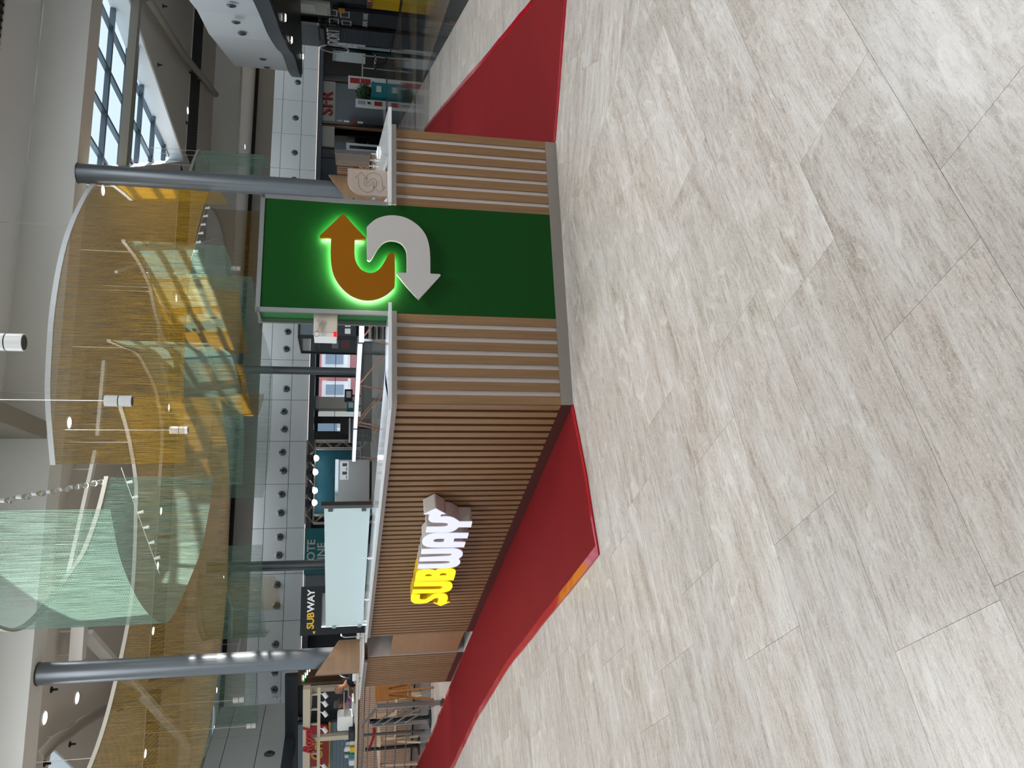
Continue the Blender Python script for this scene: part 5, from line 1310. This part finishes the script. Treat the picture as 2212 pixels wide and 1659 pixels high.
t = thing('dark_shop', 'dark open shop with grey lit fascia left of the red lettered one', 'shop', FC.w(0), FC.a)
shopbox(t, sc_, sd_, zf0, zf1, 'cream_wall', name='fascia'); shopbox(t, sc_, sd_, 0, zf0, 'dark_glass', dS+.3, dS+.32, name='glass')
shopbox(t, sd_, sa-.13, 0, zf1, 'wood_brown', name='jamb'); 
q0_, q1_ = sorted((sp(303), sp(320))); shopbox(t, q0_, q1_, .0, FC.px(748, 310, dS)[2], 'frieze', dS+.2, dS+.25, name='door_frame'); shopbox(t, q0_+.12, q1_-.12, .3, FC.px(755, 310, dS)[2], 'black', dS+.18, dS+.199, name='door_glass')
for k in range(4): shopbox(t, sd_+.15, sd_+.35, .9+k*.28, 1.12+k*.28, ('paper', 'paper_red', 'paper', 'win_glass')[k], dS-.012, dS-.001, name='notice')
se_, sf_ = sp(440), sp(325)
t = thing('grey_shop', 'dark blue-grey closed shop front behind the wood sign board', 'shop', FC.w(0), FC.a)
shopbox(t, se_, sf_, 0, zf1, 'band', name='wall'); shopbox(t, sp(345), sp(337), 0, zf1, 'black', dS-.03, dS-.001, name='joint')
q0_, q1_ = sorted((sp(372), sp(342))); shopbox(t, q0_, q1_, .2, FC.px(755, 357, dS)[2], 'dark_glass', dS-.03, dS-.001, name='window')
for k in range(3): shopbox(t, q0_+.5+.12*k, q0_+.6+.12*k, 1.25+.1*k, 1.4+.12*k, 'paper_red', dS-.042, dS-.031, name='notice')
sg, sh = sp(165), sp(100)
t = thing('navy_shop', 'dark navy shop front with a pale slatted blind, right of the tall red totem', 'shop', FC.w(0), FC.a)
shopbox(t, sg, sh+2, 0, zf1, 'black', name='wall'); q0_, q1_ = sorted((sp(136), sp(100)))
bl0, bl1 = FC.px(789, 120, dS)[2], FC.px(718, 120, dS)[2]
for k in range(22): z = bl0+k*(bl1-bl0)/22; obj('blind_slat', BX(q0_, q1_+1.5, dS-.03, dS-.005, z, z+(bl1-bl0)/22*.8), 'frieze', t)
shopbox(t, sp(178), sp(166), 0, zf1, 'band', name='jamb')
shopbox(t, sb_+.13, sp(178), 0, zf1, 'black', name='wall')

# items on the aisle floor
def upr(name, label, cat, x, yL, yR, ztop_x, depth=.25, body='white_paint'):
    qa = FC.px(x, yL, -1.2); qb = FC.px(x, yR, -1.2); t = thing(name, label, cat, FC.w(qa[0], -1.2, 0), FC.a); Lw = qb[0]-qa[0]
    z = FC.px(ztop_x, (yL+yR)/2, -1.2)[2]
    obj('base', BX(-.03, Lw+.03, -.03, depth+.03, 0, .03), 'steel_dark', t); obj('body', BX(0, Lw, 0, depth, .0301, z), body, t, bevel=.01); return t, Lw, z
t, Lw, z = upr('red_totem', 'tall white totem with a red panel before the navy shop', 'totem', 827, 190, 170, 752)
obj('red_panel', BX(.1, Lw-.1, -.012, -.001, z*.42, z*.95), 'red_sign', t); obj('logo', BX(Lw*.3, Lw*.7, -.02, -.013, z*.68, z*.70), 'paper', t); obj('knob', BX(Lw*.45, Lw*.55, -.03, -.002, z*.33, z*.37), 'black', t)
t, Lw, z = upr('sanitiser_post', 'slim white dispenser totem with a screen before the red lettered shop', 'totem', 827, 233, 218, 768, .12)
obj('screen', BX(.08, Lw-.08, -.01, -.001, z*.68, z*.93), 'win_glass', t); obj('slot', BX(Lw*.35, Lw*.65, -.015, -.001, z*.52, z*.62), 'black', t); obj('print', BX(Lw*.2, Lw*.8, -.012, -.001, z*.15, z*.4), 'paper_red', t)
p = FC.w(FC.px(829, 203, -1.0)[0], -1.0, 0)
t = thing('potted_bush', 'round green bush in a teal square planter between the two totems', 'plant', tuple(p), FC.a)
obj('planter', BX(-.33, .33, -.25, .25, 0, .62), 'teal', t, bevel=.01); lb = obj('plate', BX(-.12, .16, -.262, -.251, .22, .42), 'paper', t)
bm = bmesh.new(); rgb_ = random.Random(4)
for k in range(420):
    v = Vector((rgb_.gauss(0, 1), rgb_.gauss(0, 1), rgb_.gauss(0, 1))).normalized()*rgb_.uniform(.24, .36); c = Vector((0, 0, .88))+v
    a = Vector((rgb_.uniform(-1, 1), rgb_.uniform(-1, 1), rgb_.uniform(-1, 1))).normalized()*.05; b = v.cross(a).normalized()*.03
    vv = [bm.verts.new(c+q) for q in (-a, b, a, -b)]; bm.faces.new(vv)
bmesh.ops.create_icosphere(bm, subdivisions=2, radius=.27, matrix=Matrix.Translation((0, 0, .88)))
o = obj('foliage', bm, 'leaf', t); o['kind'] = 'stuff'
# bench / scooter cluster by the aisle
p = PZ(835, 152, 0)
t = thing('wire_display', 'wire stand with dark seats and a wheel beside the red totem', 'stand', tuple(p), FC.a)
for x in (-.6, .0, .6): obj('post', BX(x-.02, x+.02, -.02, .02, 0, .95), 'steel', t)
obj('top_bar', BX(-.65, .65, -.04, .04, .95, 1.0), 'alu', t); obj('seat', BX(-.55, .1, -.2, .2, .42, .50), 'black', t, bevel=.02); obj('seat', BX(.2, .6, -.2, .2, .42, .50), 'cream_plastic', t, bevel=.02)
bm = bmesh.new(); tube(bm, [(.35+.24*math.cos(k*.4189), -.2, .26+.24*math.sin(k*.4189)) for k in range(16)], .02, 6); obj('wheel', bm, 'black', t, smooth=True)
p = PZ(843, 108, 0)
t = thing('info_totem', 'narrow white information totem at the corner of the dark shop', 'totem', tuple(p), R_(70)); z = EYE+p.to_2d().length*(PD(770, 120, 1).z-EYE)
obj('body', BX(-.3, .3, 0, .12, .02, z), 'frieze', t, bevel=.01); obj('base', BX(-.35, .35, -.05, .17, 0, .02), 'steel_dark', t); obj('foot_panel', BX(-.25, .25, -.01, -.001, .15, .5), 'dark_wall', t)
for k in range(5): obj('print', BX(-.12, .0, -.01, -.001, .7+.22*k, .78+.22*k), 'paper_red' if k == 4 else 'black', t)

# ------------------------------------------------------------------ dark shop along the aisle and the white bulkhead above it
AW = Fr(*PZ(868, 0, 0)[:2], 83.0)      # s runs away from the camera; +d is towards the aisle
def ax(x, y, d=0): return AW.px(x, y, d)
s_end = ax(840, 108)[0]
ztw = 3.0
o = struct('wall_right', BX(1.0, s_end, -.6, -.08, 0, 3.2), 'black'); o.location = AW.w(0); o.rotation_euler = (0, 0, AW.a)
def aw(t, y0, y1, x0, x1, m_, d0=-.079, d1=0.0, name='panel', xr=760):
    sa_, sb__ = sorted((ax(xr, y0)[0], ax(xr, y1)[0])); ym = (y0+y1)/2; za, zb_ = sorted((ax(x0, ym)[2], ax(x1, ym)[2])); za = max(0, za); return obj(name, BX(sa_, sb__, d0, d1, za, zb_), m_, t)
t = thing('aisle_shop', 'dark glazed shop along the aisle with a line-drawn sign and grey shutter', 'shop', AW.w(0), AW.a)
aw(t, 14, 40, 628, 714, 'cream_wall', name='lit_window'); aw(t, 18, 34, 650, 682, 'white_paint', 0.0, .02, name='blind')
aw(t, 24, 52, 720, 862, 'dark_wall', name='sign_board'); aw(t, 54, 60, 630, 862, 'black_gloss', 0, .05, name='mullion')
aw(t, 60, 108, 632, 690, 'band', name='fascia'); aw(t, 62, 110, 694, 702, 'steel_dark', 0, .12, name='canopy')
aw(t, 104, 110, 700, 850, 'black_gloss', 0, .05, name='mullion')
sa_, sb__ = sorted((ax(780, 67)[0], ax(780, 98)[0])); z1_ = ax(706, 80)[2]
for k in range(24): z = .05+k*(z1_-.05)/24; obj('shutter_slat', BX(sa_, sb__, -.06, -.02 if k % 2 else -.035, z, z+(z1_-.05)/24*.9), 'band', t)
q = ax(722, 88, .1); me = upright(text_mesh('DORT', .62, .03, 0, -.004, 1.0), Fr(0, 0, 0), 0, 0, 0, True); me.transform(Matrix.Translation((q[0]-.5, .12, q[2]))); obj('lettering', me, 'paper', t)
bm = bmesh.new(); tube(bm, [(q[0]+.9+.45*math.cos(k*.3142), .12, q[2]+.50*math.sin(k*.3142)) for k in range(21)], .025, 6); obj('ring', bm, 'paper', t)
q = ax(752, 42, .01); z_ = q[2]
bm = bmesh.new()
for dx, dz, w_, h_ in ((.35, .45, .5, .28), (.35, .05, .4, .28), (-.5, .5, .5, .30), (-.45, .1, .5, .26)):
    pts = [(q[0]+dx-w_/2, .015, z_+dz-h_/2), (q[0]+dx+w_/2, .015, z_+dz-h_/2), (q[0]+dx+w_/2, .015, z_+dz+h_/2), (q[0]+dx-w_/2, .015, z_+dz+h_/2), (q[0]+dx-w_/2, .015, z_+dz-h_/2)]; tube(bm, pts, .018, 5)
obj('line_drawing', bm, 'paper', t)
me = upright(text_mesh('CUISINE  BAINS', .22, .01), Fr(0, 0, 0), 0, 0, 0, True); me.transform(Matrix.Translation((q[0], .012, z_-.55))); obj('lettering', me, 'paper', t)
obj('accent', BX(q[0]-1.0, q[0]-.6, .01, .03, z_+.1, z_+.3), 'orange', t)
# yellow and orange fittings at the right edge
p = PZ(867, 6, 0)
t = thing('yellow_cabinet', 'yellow cabinet at the right edge of the view on the dark floor', 'cabinet', tuple(p), R_(0)); zy = EYE+p.to_2d().length*(PD(793, 8, 1).z-EYE)
obj('body', BX(0, 2.2, 0, .6, .03, zy), 'yellow', t, bevel=.03); obj('base', BX(.02, 2.18, .02, .58, 0, .03), 'black', t); obj('roll', BX(-.05, .0, .05, .5, zy-.15, zy), 'copper', t, bevel=.02)
p = PZ(867, -2, 0); zo = EYE+p.to_2d().length*(PD(730, 2, 1).z-EYE); zo2 = EYE+p.to_2d().length*(PD(767, 2, 1).z-EYE)
t = thing('orange_screen', 'orange panel with two pale legs above the yellow cabinet', 'panel', (p.x+.15, p.y+.8, 0), 0); obj('board', BX(0, 2.0, 0, .05, zo2, zo), 'orange', t); obj('leg', BX(-.06, -.01, 0, .05, zo2-.1, zo+.1), 'pine_truss', t); obj('leg', BX(2.01, 2.06, 0, .05, 0, zo+.1), 'pine_truss', t); obj('leg', BX(.9, .95, .051, .08, 0, zo2), 'steel_dark', t)
# white bulkhead: S-curved plan, vertical corners
zb0 = 2.95
edge = [PZ(x, y, zb0) for x, y in ((572, -20), (585, 10), (598, 45), (607, 72), (616, 92), (622, 103), (627, 111), (632, 116), (636, 124), (641, 140), (646, 158), (652, 168))]
outp = [(p.x, p.y) for p in spline(edge, 3)]
back = [(outp[-1][0]+.8, outp[-1][1]-.5), (outp[-1][0]+5, outp[-1][1]-6), (outp[0][0]+5, outp[0][1]-1)]
bm = bmesh.new(); prism(bm, outp+back, zb0, zb0+.30); o = struct('trim_5', bm, 'band'); 
bm = bmesh.new(); prism(bm, [(x+.12, y-.0) for x, y in outp]+back, zb0-.02, zb0-.001); struct('ceiling', bm, 'black')
def bulk(pts, z1, lab):
    bm = bmesh.new(); prism(bm, pts, zb0+.301, z1); return struct('wall_right', bm, 'bulkhead')
c1 = PZ(598, 90, zb0+.30); c2 = PZ(626, 154, zb0+.30); c0 = PZ(560, -20, zb0+.3); c00 = PZ(585, 40, zb0+.3)
zc1 = EYE+c1.to_2d().length*(PD(452, 71, 1).z-EYE); zc2 = EYE+c2.to_2d().length*(PD(508, 141, 1).z-EYE)
print('bulk', c0, c1, c2, zc1, zc2)
bulk([(c0.x, c0.y), (c00.x, c00.y), (c1.x, c1.y), (c1.x+4, c1.y+.2), (c0.x+5, c0.y)], min(zc1, ZC-.01), 'a')
bulk([(c1.x+.01, c1.y+.01), (c2.x, c2.y), (c2.x+5, c2.y), (c1.x+5, c1.y+.4)], min(zc2, ZC-.02), 'b')
B1 = Fr(c0.x, c0.y, math.degrees(math.atan2(c1.y-c0.y, c1.x-c0.x))); B2 = Fr(c1.x, c1.y, math.degrees(math.atan2(c2.y-c1.y, c2.x-c1.x)))
for i, (x, y, fr, lb) in enumerate(((500, 11, B1, 'nearest the right edge'), (510, 47, B1, 'second from the right edge'), (523, 72, B1, 'at the corner of the nearer block'), (568, 127, B2, 'on the farther block'), (577, 145, B2, 'at the far corner'))):
    q = fr.px(x, y, 0); o = dup(nz, fr.w(q[0], 0, q[2]), fr.a+math.pi, 'round chrome air nozzle on the white bulkhead, '+lb, 'round air nozzles on the white bulkhead'); o['category'] = 'nozzle'; o.scale = (.8, .8, .8)
for i, (x, y) in enumerate(((613, 38), (627, 86), (652, 122))):
    p = PZ(x, y, zb0-.03)
    if i == 0:
        s_ = thing('soffit_spot', '', 'spotlight', tuple(p), 0, 'spots under the dark soffit'); bm = bmesh.new(); lathe(bm, [(.10, 0), (.10, -.03)], 0, 0, 16); obj('ring', bm, 'chrome', s_); bm = bmesh.new(); lathe(bm, [(.08, -.0301), (.07, -.05)], 0, 0, 16); obj('lens', bm, 'down_on', s_); o = s_
    else: o = dup(s_, tuple(p))
    o['label'] = 'round spot under the dark soffit, '+('nearest the right edge', 'in the middle', 'at the narrow far end')[i]
t = None

# ------------------------------------------------------------------ sign board, acrylic screen and small items on the right worktop
a = KA.px(752, 370, .16); b = KA.px(838, 427, .16)
s0 = KA.px(800, 427, .16)[0]; s1 = KA.px(800, 372, .16)[0]; z1_ = KA.px(751, 372, .16)[2]
t = thing('wood_sign_board', 'pale wood board with an engraved double arrow on the right worktop', 'sign', KA.w(0, .14, 0), KA.a)
lp = [(s1, ZT+.001), (s1, z1_), (s0+.12, z1_)]+[(s0+.12-.12*math.sin(k*.262), z1_-.12+.12*math.cos(k*.262)) for k in range(1, 7)]+[(s0, ZT+.001)]
me = rot_up(outline([lp], .02)); obj('board', me, 'oak_pale', t)
sc2 = (s1-s0)*.86/1.30 if 0 else .62
allp = sign_on(KA, ARO+ARW, -.055); cx_ = (min(p[0] for p in allp)+max(p[0] for p in allp))/2; cz_ = (min(p[1] for p in allp)+max(p[1] for p in allp))/2; hz_ = max(p[1] for p in allp)-min(p[1] for p in allp); wz_ = max(p[0] for p in allp)-min(p[0] for p in allp)
k_ = (z1_-ZT)*.74/hz_
for P_ in (ARO, ARW):
    pts = [((x-cx_)*k_+(s0+s1)/2, -.0125, (z-cz_)*k_+ZT+.01+(z1_-ZT)*.39) for x, z in sign_on(KA, P_, -.055)]
    bm = bmesh.new(); tube(bm, pts+[pts[0]], .0009, 4); obj('engraved_line', bm, 'oak_dark', t)
for z in (.1, .26): obj('bracket', BX(s0-.05, s0-.001, .0, .01, ZT+z, ZT+z+.008), 'steel', t)
# acrylic screen across the wing
p = PZ(812, 335, ZT); q = PZ(803, 368, ZT)
p = PZ(813, 333, ZT); q = PZ(806, 362, ZT)
s = q-p; ang = math.atan2(s.y, s.x); Lw = s.length
print('acry', p, q, Lw)
t = thing('acrylic_screen', 'grey tinted screen with a dark edge standing on the right wing worktop', 'screen', (p.x, p.y, ZT), ang)
zt_ = EYE+p.to_2d().length*(PD(723, 322, 1).z-EYE)-ZT
obj('edge_profile', BX(-.02, .0, -.015, .015, .05, zt_), 'steel_dark', t); obj('sheet', BX(0.001, Lw, -.004, .004, .05, zt_), 'acrylic_grey', t)
for x in (.0, Lw*.45, Lw*.9): bm = bmesh.new(); lathe(bm, [(.035, .0005), (.035, .006), (.012, .01), (.012, .05)], x, 0, 14); obj('foot', bm, 'chrome', t, smooth=True)
p = PZ(818, 330, ZT); tt = thing('white_puck', 'white round cap lying on the right wing worktop', 'cap', (p.x, p.y, ZT+.0005)); bm = bmesh.new(); lathe(bm, [(.055, 0), (.058, .006), (.05, .014), (.01, .016)], 0, 0, 24); obj('cap', bm, 'white_paint', tt, smooth=True); bm = bmesh.new(); lathe(bm, [(.02, .0165), (.018, .022)], 0, 0, 14); obj('button', bm, 'white_paint', tt, smooth=True)
# wood slat block, crate and paper roll behind
p = PD(790, 374, 9.2)
t = thing('wood_slat_post', 'short stack of brown wood slats sticking up behind the sign board', 'slats', (p.x, p.y, 0), KA.a)
zt_ = EYE+9.2*(PD(728, 376, 1).z-EYE)
for k in range(3): obj('slat', BX(-.034+.024*k, -.018+.024*k, -.05, 0, 0, zt_), 'wood_brown', t)
obj('panel', BX(-.04, .05, .0, .02, 0, zt_-.01), 'oak_dark', t)
p = PD(808, 355, 9.6); zc_ = p.z
t = thing('wooden_crate', 'small wooden crate behind the acrylic screen', 'crate', (p.x, p.y, 0), KA.a)
for k in range(3): obj('slat', BX(-.12, .12, -.02, 0, zc_-.02+.07*k, zc_+.03+.07*k), 'oak', t)
obj('box', BX(-.12, .12, 0, .2, zc_-.04, zc_+.15), 'oak_dark', t); obj('table_leg', BX(-.1, .1, .02, .18, 0, zc_-.041), 'steel_dark', t)
p = PZ(816, 372, ZT)
t = thing('inner_counter', 'low dark counter inside the kiosk behind the sign board', 'counter', KA.w(1.0, .95, 0), KA.a)
obj('carcass', BX(0, .75, 0, .6, .08, .86), 'steel_dark', t); obj('top', BX(-.02, .77, -.02, .62, .861, .89), 'black', t); obj('kick', BX(.03, .72, .04, .55, 0, .079), 'black', t)
a_ = PD(806, 405, 6.0)
for i, (x, y, c) in enumerate(((764, 432, 'green'), (806, 437, 'green'))):
    q = KA.px(x, y, .35); t = thing('green_clip', 'small green tag clipped to a pin, %s beside the wood board' % ('upper one' if i == 0 else 'lower one'), 'tag', KA.w(q[0], .35, q[2]), KA.a)
    obj('tag', BX(-.005, .018, -.003, .003, -.005, .008), 'awning_green', t); obj('pin', BX(.0, .008, -.002, .002, .0085, .08), 'chrome', t)
